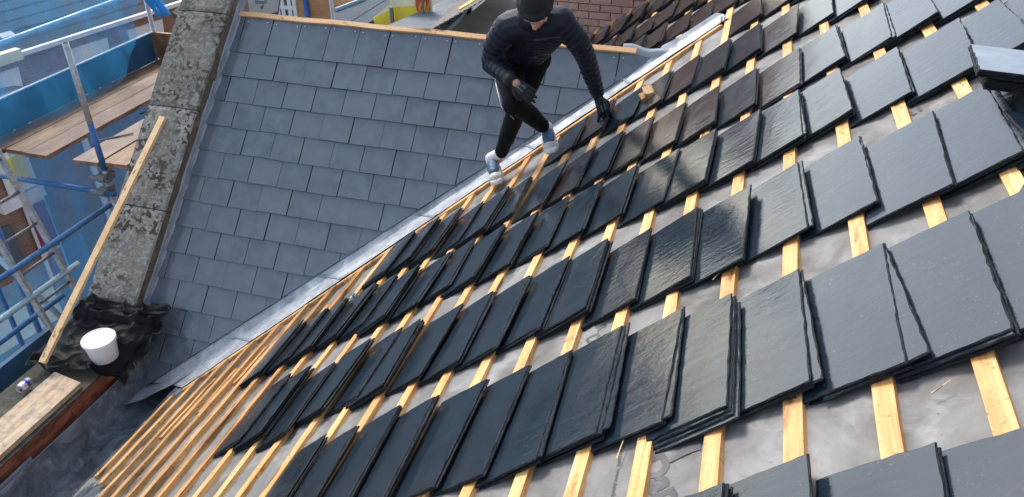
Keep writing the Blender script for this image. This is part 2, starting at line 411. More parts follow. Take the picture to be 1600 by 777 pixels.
# ------------------------------------------------------------------ MAIN ROOF
main_roof = empty('roof', MP(-1.0, 4.0, -.2), 'steep stripped roof slope covered in yellow battens over grey underlay, loaded with slate stacks', 'roof')
def wrinkle(s, y):
    w = noise.noise(Vector((s*3.1, y*2.3, 0)))*.7 + noise.noise(Vector((s*9, y*5+3, 4)))*.3
    rdg = 1 - abs(noise.noise(Vector((s*5+y*2, y*4-s*2, 9))))*3.2
    return -.021 + .007*w + .007*max(0, rdg)**2
def und(u, v_):
    s = -3.96 + u*7.2; y = 0.2 + v_*10.5
    return MP(s, y, wrinkle(s, y))
under = obj('underlay', MB().grid(und, 190, 260), M_UNDER, main_roof, True)

_hc = {}
def _hg(i, j):
    if (i, j) not in _hc: _hc[(i, j)] = wrinkle(-3.96 + i/190*7.2, .2 + j/260*10.5)
    return _hc[(i, j)]
def und_h(s, y):
    a = (s+3.96)/7.2*190; b = (y-.2)/10.5*260; i, j = int(math.floor(a)), int(math.floor(b)); a -= i; b -= j
    return (_hg(i,j)*(1-a)+_hg(i+1,j)*a)*(1-b) + (_hg(i,j+1)*(1-a)+_hg(i+1,j+1)*a)*b
def valley_main_y(x): return 5.297 + .675*x             # lower lead edge on the main slope
BAT = []
for i in range(-19, 14):
    s0 = i*G; x0 = s0*C1
    y_end = valley_main_y(x0) - .015 + .0 if x0 < .09 else 8.6
    y_beg = {-19: 2.43, -18: 2.32, -17: 2.15}.get(i, .9 if i > -10 else 1.5)
    mb = MB()
    wdt = .050 if i > -13 else .056
    hx = .0 if i > -11 else (.005 if i > -13 else .013)
    r2 = random.Random(i+99)
    spans = [(y_beg, y_end)]
    if x0 < .09:        # beyond the wing ridge the same batten carries on
        yb = 5.45 - .62*x0 + .12
        if x0 > -1.9: spans.append((yb, 8.0))
    for (a, b) in spans:
        n = max(3, int((b-a)/.22)); prev = None; v = []; f = []
        for k in range(n+1):
            y = a + (b-a)*k/n
            ds = r2.uniform(-.0018, .0018) + .004*math.sin(y*1.3+i); dw = r2.uniform(-.0015, .0015); dh = r2.uniform(-.0006, .0006)
            v += [MP(s0+ds, y, -.026), MP(s0+ds+wdt+dw, y, -.026), MP(s0+ds+wdt+dw-.002, y, dh+hx), MP(s0+ds+.002, y, dh+hx)]
            if k:
                o_ = 4*(k-1)
                for q in range(4): f.append((o_+q, o_+4+q, o_+4+(q+1) % 4, o_+(q+1) % 4))
        f.append((0, 1, 2, 3)); f.append((4*n+3, 4*n+2, 4*n+1, 4*n))
        f = [t[::-1] for t in f]
        mb.add(v, f)
    b = obj('batten', mb, M_BATTEN_O if i <= -12 else M_BATTEN, main_roof)
    BAT.append(b)
nl = MB(); rn_ = random.Random(11)
for i in range(-12, 10):
    for k in range(12):
        y = 1.05 + .45*k + rn_.uniform(-.02, .02)
        if (i*G*C1) < .09 and y > valley_main_y(i*G*C1) - .05: continue
        for q in range(1 + (rn_.random() < .4)):
            p_ = MP(i*G + .014 + .022*rn_.random(), y + .02*q, .0)
            nl.tube(p_, p_ + Vector((-S1, 0, C1))*.0012, .0030, .0030, 7)
tag(obj('nail_heads', nl, Mat('dull_nail', (.10,.09,.085), .5, .5).m, main_roof), kind='stuff')
# thin valley batten alongside the lead
mb = MB()
pts = []
for k in range(24):
    x = -3.05 + k*(.15+3.05)/23; y = valley_main_y(x) - .02
    s = x/C1; pts.append((s, y))
for k in range(len(pts)-1):
    (s_a, ya), (s_b, yb) = pts[k], pts[k+1]
    j0, j1 = .0015*math.sin(k*2.1), .0015*math.sin((k+1)*2.1)
    dx, dy = .014, -.02
    mb.prism([MP(s_a-dx, ya-dy+j0, -.024), MP(s_b-dx, yb-dy+j1, -.024), MP(s_b+dx, yb+dy+j1, -.024), MP(s_a+dx, ya+dy+j0, -.024)], MP(0, 0, .030)-MP(0, 0, 0))
obj('valley_batten', mb, M_BATTEN_O, main_roof)
r8 = random.Random(21)
for (s_, y_, l_, a_) in ((-3.30, 2.62, .55, 2.0), (-3.04, 2.75, .42, -2.5), (-2.88, 2.95, .36, 3), (-2.66, 3.02, .40, -2), (-2.45, 3.20, .34, 2.5), (-3.18, 2.40, .3, -3)):
    d_ = Vector((math.sin(rad(a_)), math.cos(rad(a_)))); mb = MB(); n = 5; V_ = []; F_ = []
    for k in range(n+1):
        ss, yy = s_+d_.x*l_*k/n + r8.uniform(-.003,.003), y_+d_.y*l_*k/n; w_ = .022+r8.uniform(-.003,.003); hh = .004+r8.uniform(-.003,.003)
        V_ += [MP(ss-w_, yy, -.024), MP(ss+w_, yy, -.024), MP(ss+w_-.003, yy, hh), MP(ss-w_+.003, yy, hh)]
        if k:
            for q in range(4): F_.append((4*k-4+q, 4*k-4+(q+1) % 4, 4*k+(q+1) % 4, 4*k+q))
    F_ += [(3,2,1,0), (4*n, 4*n+1, 4*n+2, 4*n+3)]
    mb.add(V_, F_); obj('batten_offcut', mb, M_BATTEN_O, main_roof)
# sub-deck under the membrane, closes the roof body
obj('roof_deck', MB().prism([MP(-3.98, .2, -.05), MP(3.24, .2, -.05), MP(3.24, 10.7, -.05), MP(-3.98, 10.7, -.05)], MP(0,0,-.06)-MP(0,0,0)), M_DIRT, main_roof)

# dark felt strip dressed over the eaves, under the lowest battens
def felt(u, v_):
    s = -4.0 + .92*u; y = .2 + 3.3*v_
    if u > .9: s += .02*noise.noise(Vector((y*6, 0, 0)))
    return MP(s, y, wrinkle(s, y)*.5 - .008 + .008*noise.noise(Vector((s*8, y*5, 2))))
obj('eaves_felt', MB().grid(felt, 24, 90), M_DLEAD, main_roof, True)
# printed lettering on the membrane
def text_print(body, s, y, size, ang, shear=0.25, bold=.040, sx=1.0):
    cu = bpy.data.curves.new('t', 'FONT'); cu.body = body; cu.size = size; cu.shear = shear; cu.offset = bold*size; cu.resolution_u = 3
    o = bpy.data.objects.new('t', cu); COL.objects.link(o); bpy.context.view_layer.update()
    me = bpy.data.meshes.new_from_object(o.evaluated_get(bpy.context.evaluated_depsgraph_get()))
    bpy.data.objects.remove(o)
    ca, sa = math.cos(ang), math.sin(ang)
    bm = bmesh.new(); bm.from_mesh(me)
    bmesh.ops.triangulate(bm, faces=bm.faces[:])
    for _ in range(2):
        bmesh.ops.subdivide_edges(bm, edges=[e for e in bm.edges if e.calc_length() > .02], cuts=1)
        bmesh.ops.triangulate(bm, faces=bm.faces[:])
    for v in bm.verts:
        a, b = v.co.x*sx, v.co.y
        ss, yy = s + a*ca - b*sa, y + a*sa + b*ca
        v.co = MP(ss, yy, und_h(ss, yy) + .0012)
    bm.to_mesh(me); bm.free(); me.materials.clear(); me.materials.append(M_INK)
    return me
# reading direction on the roof runs towards the eaves-side viewer, tilted
for body, s, y, size, a in [('Danelaw', .197, 1.415, .112, rad(-60)), ('LR1', .270, 2.195, .060, rad(12)), ('Danelaw', .36, 2.29, .085, rad(8)),
                            ('LR', -.10, 2.17, .050, rad(-60)), ('Danelaw', -.12, 2.10, .07, rad(-62)),
                            ('LR1', 1.00, 2.78, .07, rad(20)), ('Danelaw', 1.06, 2.90, .085, rad(20))]:
    link('lettering', text_print(body, s, y, size, a), main_roof)
sw = MB(); swp = []
for k in range(9):
    t = k/8; swp.append((.300+.085*t, 1.395+.028*t+.010*math.sin(t*3)))
for k in range(8):
    (a_, b_), (c_, d_) = swp[k], swp[k+1]; w0, w1 = .005+.011*math.sin(min(1, k/5)*1.57), .005+.011*math.sin(min(1, (k+1)/5)*1.57)
    sw.add([MP(a_, b_-w0, und_h(a_, b_-w0)+.0026), MP(c_, d_-w1, und_h(c_, d_-w1)+.0026), MP(c_, d_+w1, und_h(c_, d_+w1)+.0026), MP(a_, b_+w0, und_h(a_, b_+w0)+.0026)], [(0,1,2,3)])
obj('printed_swoosh', sw, M_INK, main_roof)
for s, y0_, y1_ in [(.135, 1.25, 1.58), (.02, 2.0, 2.35), (1.03, 2.0, 2.2)]:
    link('lettering', text_print('www.danelaw.com  www.danelaw.com', s, y1_, .020, rad(-88), 0, .01), main_roof)

# ------------------------------------------------------------------ slate meshes
def slate_mesh(w, l, t, seed, chip=.003, taper=0.0):
    r = random.Random(seed); nx, ny = 10, 20
    out = []
    for k in range(nx): out.append((w*k/nx, 0))
    for k in range(ny): out.append((w, l*k/ny))
    for k in range(nx): out.append((w - w*k/nx, l))
    for k in range(ny): out.append((0, l - l*k/ny))
    warp = (r.uniform(-.002, .002), r.uniform(-.002, .002))
    topp, bot = [], []
    for (x, y) in out:
        jx, jy = r.uniform(-1, 1)*chip*.5, r.uniform(-1, 1)*chip*.5
        ix = (chip if x < 1e-6 else -chip if x > w-1e-6 else 0)*r.uniform(.2, 1.5)
        iy = (chip if y < 1e-6 else -chip if y > l-1e-6 else 0)*r.uniform(.2, 1.5)
        hz = warp[0]*(2*x/w-1)**2 + warp[1]*(2*y/l-1)**2
        bot.append((x+jx, y+jy, hz)); topp.append((x+jx+ix, y+jy+iy, hz+t))
    n = len(out)
    mid = [(a[0], a[1], a[2]+t*.55) for a in bot]
    V = bot + mid + topp
    V.append((w/2, l/2, t)); V.append((w/2, l/2, 0))
    F = [(i, (i+1) % n, n+(i+1) % n, n+i) for i in range(n)]
    F += [(n+i, n+(i+1) % n, 2*n+(i+1) % n, 2*n+i) for i in range(n)]
    nt = len(F)
    F += [(2*n+i, 2*n+(i+1) % n, 3*n) for i in range(n)]
    F += [((i+1) % n, i, 3*n+1) for i in range(n)]
    me = bpy.data.meshes.new('slate'); me.from_pydata(V, [], F); me.update()
    return me, nt
def slate_set(mat, count, seed, w=.25, l=.5):
    res = []
    for k in range(count):
        me, nt = slate_mesh(w, l, .0065, seed+k, .0030)
        me.materials.append(mat); me.materials.append(M_EDGE)
        for p in me.polygons[:nt]: p.material_index = 1
        res.append(me)
    return res
SL_B = slate_set(M_SLATE, 8, 100)
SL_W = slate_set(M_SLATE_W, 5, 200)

ORD = ['first','second','third','fourth','fifth','sixth','seventh','eighth','ninth','tenth','eleventh','twelfth','thirteenth','fourteenth','fifteenth','sixteenth','seventeenth','eighteenth','nineteenth','twentieth','twenty-first','twenty-second','twenty-third','twenty-fourth']
NUM = ['no', 'one', 'two', 'three', 'four', 'five', 'six']
# row: (near edge in gauges, first batten, last batten, extra skew)
ROWS = [(3.68, 0, 7), (7.38, -7, 7), (10.92, -11, 8), (14.55, -13, 9), (17.7, -10, 9), (21.4, -4, 10), (25.05, 2, 11), (28.6, -4, 11), (32.0, -6, 11), (35.5, -7, 10)]
ROWNAME = ['row at the bottom edge', 'second row from bottom', 'third row from bottom', 'fourth row from bottom', 'fifth row from bottom',
           "row level with workman's hand", 'row beside the valley top', 'row just above the valley end', 'row behind the ridge', 'farthest row by brick wall']
TILT = math.atan(.156)
SPEC = {  # (row, batten): (count, list of (dx, dy, rot) per slate from bottom)
 (1, 5): (4, [(0,0,0), (.004,.004,.5), (-.002,.0,-.4), (.0,.008,.2)]),
 (1, 4): (3, [(0,.0,0), (.050,-.012,5.5), (.0,.0,0)]),
 (1, 3): (3, [(.0,0,0), (.026,-.008,2.4), (.0,0,0)]),
 (1, 2): (4, [(.016,-.026,.8), (.004,-.012,.4), (.0,0,0), (-.004,.010,.3)]),
 (1, 1): (3, [(0,0,0), (.024,.004,2.5), (0,0,0)]),
 (1, 0): (4, [(.006,0,0), (.034,.01,2.0), (.012,0,.5), (-.004,0,0)]),
 (2, 6): (4, [(0,0,0), (.03,.01,1.2), (.0,.0,0), (0,0,0)]),
 (5, -3): (3, None), (3, -4): (3, None),
}
tops = []
for ri, (t0, i0, i1) in enumerate(ROWS):
    order = 0
    for i in range(i1, i0-1, -1):
        s_c = i*G; x_c = s_c*C1; yc = (t0+1.25)*G
        if yc < 5.45 and x_c < .1 and yc + .13 > valley_main_y(x_c - .02): continue
        if ri == 7 and x_c < 0 and yc < 5.45 - .62*x_c: continue
        if ri == 6 and i < 2: continue
        rr = random.Random(ri*100+i*7+3)
        brick_tint = (ri in (4, 5) and -3 <= i <= 3 and rr.random() < .6) or (ri in (6, 7) and i <= 3) or ri >= 8  # stacks that get the painted brick-wall reflection
        lib = SL_W if brick_tint else SL_B
        left = i < -7
        cnt = rr.choice([2, 2, 3, 3, 4]) if not left else rr.choice([3, 4, 4, 5])
        spec = SPEC.get((ri, i))
        offs = None
        if spec: cnt, offs = spec
        dy = rr.uniform(-.028, .028) + (.0 if not left else rr.uniform(-.05, .05))
        ds = rr.uniform(-.014, .012)
        skew = rr.uniform(-2.3, 2.3) * (1 if i > -4 else 1.8)
        p = MP((i-.765)*G + ds, t0*G + dy, -.0235)
        look = 'brownish' if brick_tint else ('wet blue-black' if i < 2 else 'shiny blue-grey')
        lab = '%s %s slate stack, %s from right in the %s' % ({2:'thin',3:'low',4:'thick',5:'thick'}[cnt], look, ORD[order], ROWNAME[ri])
        if (ri, i) == (1, 4): lab = 'slate stack with one twisted slate corner poking out, second row from bottom'
        order += 1
        e = empty('slate_stack', p, lab, 'slate stack', 'slate stacks set out in rows across the battens')
        R = Matrix.Rotation(-(P1+TILT), 4, 'Y') @ Matrix.Rotation(rad(skew), 4, 'Z')
        e.rotation_euler = R.to_euler()
        zz = 0
        for k in range(cnt):
            me = rr.choice(lib)
            o = link('slate', me, e, local=True)
            if offs: dx_, dy_, rt = offs[k]
            else:
                dx_, dy_, rt = rr.uniform(-.004, .004), rr.uniform(-.007, .007), rr.uniform(-.9, .9)
                if k == cnt-2 and rr.random() < .3: dx_ += rr.uniform(.008, .022); rt += rr.uniform(0, 2)
            o.location = (dx_, dy_, zz); o.rotation_euler = (0, rad(rr.uniform(-.12, .12)), rad(rt))
            zz += .0070 + rr.uniform(0, .0008)
        tops.append((ri, i, e, zz))

# pile of level slates at the right edge
pile = empty('slate_pile', Vector((.945, 2.475, .806)), 'pile of level slates with a pale shining top slate at the right edge', 'slate pile')
M_SLATE_P = slate_mat('sky_glare_slate', (.20,.23,.27), (.24,.27,.31), .12, .25, .0012)  # sky glare on the top slate put into a paler base colour
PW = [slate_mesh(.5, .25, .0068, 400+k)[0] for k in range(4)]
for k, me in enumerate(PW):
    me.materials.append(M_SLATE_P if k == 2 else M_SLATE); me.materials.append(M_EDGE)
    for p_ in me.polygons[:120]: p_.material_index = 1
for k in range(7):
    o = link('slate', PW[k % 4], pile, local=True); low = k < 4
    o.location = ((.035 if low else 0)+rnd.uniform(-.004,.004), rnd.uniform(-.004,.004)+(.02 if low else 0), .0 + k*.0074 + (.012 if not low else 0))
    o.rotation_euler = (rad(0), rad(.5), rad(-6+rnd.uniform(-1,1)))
for k in range(3):
    o = link('slate', SL_B[k], pile, local=True); o.location = (.08+.01*k, -.06, -.035-.009*k); o.rotation_euler = (rad(-3), rad(4), rad(-80+8*k))
lean = empty('slate_stack', MP(1.22, 1.99, .0), 'slates standing on edge, fanned out under the level pile at right', 'slate stack')
for k in range(5):
    o = link('slate', SL_B[k % 8], lean, local=True)
    o.location = (.022*k, .01*k, 0); o.rotation_euler = (rad(-8+3*k), rad(-(34+8+6*k)), rad(4-3*k))

# ------------------------------------------------------------------ WING ROOF (finished slates)
wing = empty('roof', DP(-1.9, -1.2, 0), 'finished lower roof slope of neat blue-grey slates beside the lead valley', 'roof')
def edge_r(x): return .017 + .894*x
def verge_x(r): return -3.570 + .062*r
W = .2511; GG = .206
def clip(poly, fn):
    out = []
    for k in range(len(poly)):
        a, b = poly[k], poly[(k+1) % len(poly)]
        fa, fb = fn(a), fn(b)
        if fa >= 0: out.append(a)
        if (fa >= 0) != (fb >= 0):
            t = fa/(fa-fb); out.append((a[0]+(b[0]-a[0])*t, a[1]+(b[1]-a[1])*t))
    return out
cnt_w = 0
for n in range(1, 17):
    rb = -.304 - n*GG
    rt = rb + GG*2 + .06
    if n == 1: rt = -.185
    if n == 2: rt = rb + GG*1.4
    off = -3.27 if n % 2 else -3.151
    off += rnd.uniform(-.004, .004)
    for k in range(-3, 15):
        xa = off + k*W; xb = xa + W - .0048
        dj = rnd.uniform(-.0028, .0028); dr = rnd.uniform(-.003, .003); q = rnd.uniform(-.0012, .0012)
        poly = [(xa+dj, rb+dr), (xb+dj+q, rb+dr+q), (xb+dj, rt), (xa+dj, rt)]
        poly = clip(poly, lambda p: edge_r(p[0])*-1 + p[1] - .0)
        poly = clip(poly, lambda p: p[0] - verge_x(p[1]))
        if len(poly) < 3: continue
        ar = abs(sum(poly[j][0]*poly[(j+1) % len(poly)][1]-poly[(j+1) % len(poly)][0]*poly[j][1] for j in range(len(poly))))/2
        if ar < .002: continue
        hb = .0200 + rnd.uniform(0, .004); tw = rnd.uniform(-.0022, .0022)
        span = GG*2.3
        def H(p, z): return DP(p[0], p[1], hb*(1-(p[1]-rb)/span) + z + tw*(p[0]-xa)/W)
        m_ = len(poly)
        if sum(poly[j][0]*poly[(j+1) % m_][1]-poly[(j+1) % m_][0]*poly[j][1] for j in range(m_)) < 0: poly = poly[::-1]
        cx_ = sum(p[0] for p in poly)/m_; cr_ = sum(p[1] for p in poly)/m_
        ins = [(p[0]+(cx_-p[0])*.008, p[1]+(cr_-p[1])*.008) for p in poly]
        V = [H(p, -.011) for p in poly] + [H(p, -.001) for p in poly] + [H(p, 0) for p in ins]
        F = [(j, (j+1) % m_, m_+(j+1) % m_, m_+j) for j in range(m_)] + [(m_+j, m_+(j+1) % m_, 2*m_+(j+1) % m_, 2*m_+j) for j in range(m_)] + [tuple(range(2*m_, 3*m_))]
        me = bpy.data.meshes.new('slate'); me.from_pydata(V, [], F); me.update()
        me.materials.append(M_SLATE_D); me.materials.append(M_EDGE)
        for p_ in me.polygons[:m_]: p_.material_index = 1
        link('slate', me, wing); cnt_w += 1
        if n == 1:
            for hx in (.035, .215):
                x = xa + hx + rnd.uniform(-.008, .008); r = -.250 + rnd.uniform(-.008, .008)
                if verge_x(r)+.02 < x < -.30 and edge_r(x) < r - .01:
                    mbn = MB().tube(DP(x, r, .006), DP(x, r, .0245), .0055, .0045, 8)
                    obj('clout_nail', mbn, M_RIVET, wing)
obj('roof_deck', MB().prism([DP(verge_x(-.17), -.17, -.012), DP(-.25, -.17, -.012), DP(-3.82, -3.42, -.012)], DP(0,0,-.03)-DP(0,0,0)), M_DIRT, wing)
# ridge batten
x0r, x1r = -3.60, -.40
mb = MB(); npt = 16
for k in range(npt):
    xa = x0r+(x1r-x0r)*k/npt; xb = x0r+(x1r-x0r)*(k+1)/npt
    ja, jb = .003*math.sin(k*1.7), .003*math.sin((k+1)*1.7)
    mb.prism([DP(xa, -.212+ja, .008), DP(xb, -.212+jb, .008), DP(xb, -.174+jb, .002), DP(xa, -.174+ja, .002)], Vector((0,-S2,C2))*.026)
obj('ridge_batten', mb, M_RIDGE, wing)
# back slope of the wing (falls away behind the ridge)
obj('back_slope', MB().prism([Vector((-3.58,5.42,-.19)), Vector((-.14,5.42,-.19)), Vector((-3.4,7.9,-2.6)), Vector((-3.58,7.9,-2.6))], (0,-.02,-.03)), M_DLEAD, wing)

# ------------------------------------------------------------------ LEAD VALLEY
LAPS = []
mbv = MB(); NV = 70
prof_pts = []
for k in range(NV+1):
    a = k/NV
    x = -3.60 + a*(3.60+.10)
    wob = .006*noise.noise(Vector((x*3, 0, 0)))
    # dormer-side edge point, parametrised by x
    xd = x; rd = edge_r(xd) + .05
    pd = DP(xd, rd, -.002)
    # the valley line itself at the same height band
    xv = x + .20*(1-a)**1 + .05*a
    pv = Vector((xv, Y0 + xv*math.tan(P1)/math.tan(P2), xv*math.tan(P1))) + Vector((-.3*.0, 0, .006))
    xm = x + .42*(1-a) + .10
    if a > .97: xm = x + .10 + .42*(1-a)
    ym = valley_main_y(xm) + .012
    pm = MP(xm/C1, ym, .010)
    pmu = MP(xm/C1, ym-.004, .012 + .005*noise.noise(Vector((x*6, 3, 0))))
    pc = MP(xm/C1-.05, ym+.055, -.012 + .004*noise.noise(Vector((x*5, 7, 0))))
    q = pd.lerp(pv, .55) + Vector((0, -.003, .002+wob*.4))
    lap = .004 if (int(a*4.3) % 2) else 0.0
    row = [pd, q, pv+Vector((0,0,.003)), pc, pm, pmu]
    prof_pts.append([p + Vector((0, -.3*lap, lap)) for p in row])
for ka in (9, 21, 33, 46, 58):
    lp = MB(); A_ = [p + Vector((0,-.001,.0035)) for p in prof_pts[ka][:5]]; B_ = [p + Vector((0,-.001,.0035)) for p in prof_pts[ka+1][:5]]
    C_ = [a_.lerp(b_, .35 + .15*math.sin(q_*2)) for q_, (a_, b_) in enumerate(zip(A_, B_))]
    for q_ in range(4): lp.prism([A_[q_], A_[q_+1], C_[q_+1], C_[q_]], (0,-.001,.0035))
    LAPS.append(lp)
mv = 6; V = [p for r_ in prof_pts for p in r_]
F = [(k*mv+j, k*mv+j+1, (k+1)*mv+j+1, (k+1)*mv+j) for k in range(NV) for j in range(mv-1)]
mbv.add(V, F)
valley = top('lead_valley', mbv, M_LEAD, 'pale grey lead valley running diagonally between the finished and unfinished slopes', 'lead flashing', smooth=True)
for lp in LAPS: obj('lead_lap', lp, M_GLEAD, valley)
# top tongue of the valley running on over the main slope
tongue = []
def tong(u, v_):
    a = Vector((-.44+.56*u, 5.46+.12*u, 0)); x = -.30 + .43*u
    lo = MP((x+.02)/C1, valley_main_y(x+.02)+.01, .012)
    hi = MP((-.24+.385*u)/C1, 5.63 - .02*u, .012 - .0*u)
    p = lo.lerp(hi, v_)
    return p + Vector((0,0,.006*noise.noise(p*7)+ .004*math.sin(v_*9)))
link('valley_top', MB().grid(tong, 16, 8).mesh('valley_top', M_LEAD, True), valley)
def saddle(u, v_):
    x = -.50 + .34*u
    p = DP(x, -.215+.01*math.sin(u*9)+ (.075-.02*u)*v_, .010+.016*math.sin(v_*math.pi))
    return p
link('ridge_saddle', MB().grid(saddle, 14, 6).mesh('ridge_saddle', M_GLEAD, True), valley)
def flap(u, v_):
    x = -3.66 + .50*u
    y = 3.42 - .30*v_ + .36*u
    z = -2.385 + .05*u + .02*v_ + .15*u*u + .012*noise.noise(Vector((x*9, y*9, 0)))
    return Vector((x, y, z))
link('valley_foot', MB().grid(flap, 14, 8).mesh('valley_foot', M_LEAD, True), valley)

# ------------------------------------------------------------------ GABLE COPING
cop = empty('gable_coping', DP(-3.9, -1.5, .05), 'sloping parapet of big lichen-spotted coping stones at the left of the finished slope', 'coping')
def cx_l(r): return -4.03 + .055*r
def cx_r(r): return -3.572 + .062*r
joints = [.55, -.265, -1.065, -1.875, -2.78]
for k in range(4):
    ra, rb = joints[k]-.004, joints[k+1]+.004
    mb = MB(); nseg = 12; nw = 7; r3 = random.Random(k)
    def cs(u, v_):
        r = ra + (rb-ra)*v_; xl, xr = cx_l(r), cx_r(r)
        edge = min(v_, 1-v_)*abs(ra-rb); hh = .160 - (.006 if edge < .01 else 0)
        pr = [(xl, .03), (xl, .140), (xl+.012, .156), (xl+(xr-xl)*.35, .166), (xl+(xr-xl)*.7, .166), (xr-.012, .158), (xr, .145), (xr+.003, .065), (xr-.03, .06), (xr-.03, .0)]
        j = min(len(pr)-1, int(round(u*(len(pr)-1))))
        x, h = pr[j]; h = h - .160 + hh if h > .1 else h
        n_ = noise.noise(Vector((x*9, r*9, h*20)))*.006
        return DP(x + n_, r, h + n_*.7)
    mb.grid(cs, 9, 26)
    nb = 10
    mb.add([mb.v[j] for j in range(nb)], [tuple(range(nb))]); mb.add([mb.v[26*nb+j] for j in range(nb)], [tuple(range(nb-1, -1, -1))])
    st = obj('coping_stone', mb, M_STONE if k < 2 else M_STONE_L, cop)
    st.data.materials.append(M_STONE_B)
    for p_ in st.data.polygons:
        idx = p_.index % 9
        if p_.index < 234 and idx in (6, 7, 8): p_.material_index = 1
# mortar in joints and gable wall below
for r in joints[1:4]:
    mb = MB(); mb.box(DP((cx_l(r)+cx_r(r))/2, r, .075), ((cx_r(r)-cx_l(r))/2-.012, 0, 0), Vector((0, C2, S2))*.008, Vector((0,-S2,C2))*.072)
    obj('joint_mortar', mb, M_DIRT, cop)
obj('gable_wall', MB().prism([DP(-3.98, .4, .035), DP(-3.98, -3.0, .035), Vector((-3.98, 3.2, -9)), Vector((-3.98, 5.9, -9))], (.22, 0, 0)), M_FARB, cop)
# stepped side flashing between coping and slates
def fl(u, v_):
    r = -.04 + (-2.98+.04)*v_
    xr = cx_r(r)
    pr = [(xr-.010, .082), (xr+.005, .080), (xr+.006, .055), (xr+.007, .022), (xr+.014, .0175), (xr+.020, .017)]
    j = int(round(u*5)); x, h = pr[j]
    n_ = noise.noise(Vector((r*7, h*30, 0)))
    return DP(x + .004*n_, r, h + (.010*noise.noise(Vector((r*5, 0, 4))) if j < 2 else 0))
link('side_flashing', MB().grid(fl, 5, 60).mesh('side_flashing', M_GLEAD, True), cop)

# ------------------------------------------------------------------ EAVES PARAPET AND GUTTER
par = empty('parapet_wall', Vector((-3.85, 2.5, -2.4)), 'dirty low parapet wall with rust-red inner face at the lower left', 'wall')
obj('wall_top', MB().abox(-4.16, -3.64, .6, 3.55, -2.6, -2.035), M_DIRT, par)
obj('wall_body', MB().abox(-4.12, -3.68, .5, 5.0, -9.5, -2.602), M_FARB, par)
mb = MB()
mb.grid(lambda u, v_: Vector((-3.636+.010*noise.noise(Vector((v_*20, u*5, 0))), .6+2.85*v_, -2.04-.55*u)), 6, 50)
obj('inner_face', mb, M_RUST, par, True)
board = empty('coping_board', Vector((-3.80, 2.0, -2.0)), 'weathered lichen-stained board lying along the parapet at lower left', 'board')
obj('board', MB().prism([(-3.925, .7, -2.030), (-3.670, .7, -2.030), (-3.672, 2.99, -2.030), (-3.925, 3.03, -2.030)], (0,0,.036)), M_PARB, board)
gut = empty('lead_gutter', Vector((-3.45, 2.3, -2.42)), 'dark wet lead-lined box gutter between the parapet and the eaves battens', 'gutter')
def gt(u, v_):
    y = .6 + 2.95*v_
    pr = [(-3.600, -2.148), (-3.592, -2.150), (-3.586, -2.40), (-3.50, -2.415), (-3.42, -2.412), (-3.34, -2.385), (-3.27, -2.335), (-3.22, -2.275), (-3.10, -2.185)]
    j = int(round(u*8)); x, z = pr[j]
    n_ = noise.noise(Vector((x*8, y*7, 3)))
    k_ = 0 if j < 2 else 1
    return Vector((x + .006*n_, y, z + .016*n_*k_))
obj('gutter_sole', MB().grid(gt, 8, 70), M_DLEAD, gut, True)
mb = MB().grid(lambda u, v_: Vector((-3.608-.004*math.sin(v_*8), .6+1.84*v_, -2.115-.28*u)), 4, 30)
obj('lapped_upstand', mb, M_GLEAD, gut, True)
mb = MB().grid(lambda u, v_: Vector((-3.597-.003*math.sin(v_*8), 2.1+1.32*v_, -2.140-.25*u)), 4, 30)
obj('lapped_upstand', mb, M_GLEAD, gut, True)

# black polythene, tub, can, leaning batten
def pol(u, v_):
    # crumpled sheet over the foot of the coping
    x = -4.12 + .66*u; y = 2.99 + .60*v_ + .14*u
    base = -2.00 + .10*v_ + (.05 if v_ > .8 else 0)
    if x > -3.64: base -= .12*min(1, (x+3.64)/.12)*(1-v_*.5)
    rg = 1-abs(noise.noise(Vector((x*5+y*3, y*5-x*2, 2))))*2.4
    n_ = noise.noise(Vector((x*3.5, y*3.5, 1)))*.07 + max(0, rg)*.045 + noise.noise(Vector((x*11, y*9, 5)))*.010 + max(0, 1-abs(noise.noise(Vector((x*7-y*5, y*7+x*4, 8))))*4)*.022
    e = min(u, 1-u, v_, 1-v_)
    x += .05*noise.noise(Vector((v_*6, 0, 1)))*(1 if e < .12 else 0); y += .06*noise.noise(Vector((u*6, 3, 1)))*(1 if e < .12 else 0)
    return Vector((x, y, base + .015 + n_*(.6 if e > .05 else 1)))
sheet = top('plastic_sheet', MB().grid(pol, 90, 80), M_POLY, 'crumpled black polythene sheet over the foot of the stone coping', 'plastic sheet', smooth=True)
tub = empty('tub', Vector((-3.66, 3.22, -1.93)), 'round white plastic tub with lid standing on the crumpled black sheet', 'tub')
tax = Vector((.0, -.02, 1)).normalized(); tc0 = Vector((-3.655, 3.225, -1.955))
obj('body', MB().lathe(tc0, tax, [(.084,0),(.089,.004),(.104,.150),(.104,.152)], 40), M_TUB, tub, True)
obj('lid', MB().lathe(tc0+tax*.152, tax, [(.105,0),(.113,.001),(.113,.019),(.109,.023),(.103,.023),(.101,.018),(.02,.018)], 40), M_TUB, tub)
lb0, lb1 = DP(-3.885, -1.165, .195), Vector((-3.99, 3.02, -1.92))
ax = (lb1-lb0)/2; side = ax.cross(Vector((0,-S2,C2))).normalized(); upn = side.cross(ax).normalized()
top('loose_batten', MB().box((lb0+lb1)/2, ax, side*.025, upn*.0125), M_PALE, 'long pale new batten resting down the stone coping onto the black sheet', 'batten')
can = empty('drinks_can', Vector((-3.95, 2.80, -2.0)), 'small silver and purple drinks can lying by the weathered board', 'can')
cdir = Vector((.27, -.94, .22)).normalized(); cp = Vector((-4.01, 2.90, -1.985))
obj('can_body', MB().lathe(cp, cdir, [(.024,0),(.032,.010),(.033,.014),(.033,.098),(.027,.110),(.027,.112)], 28), M_CAN, can, True)
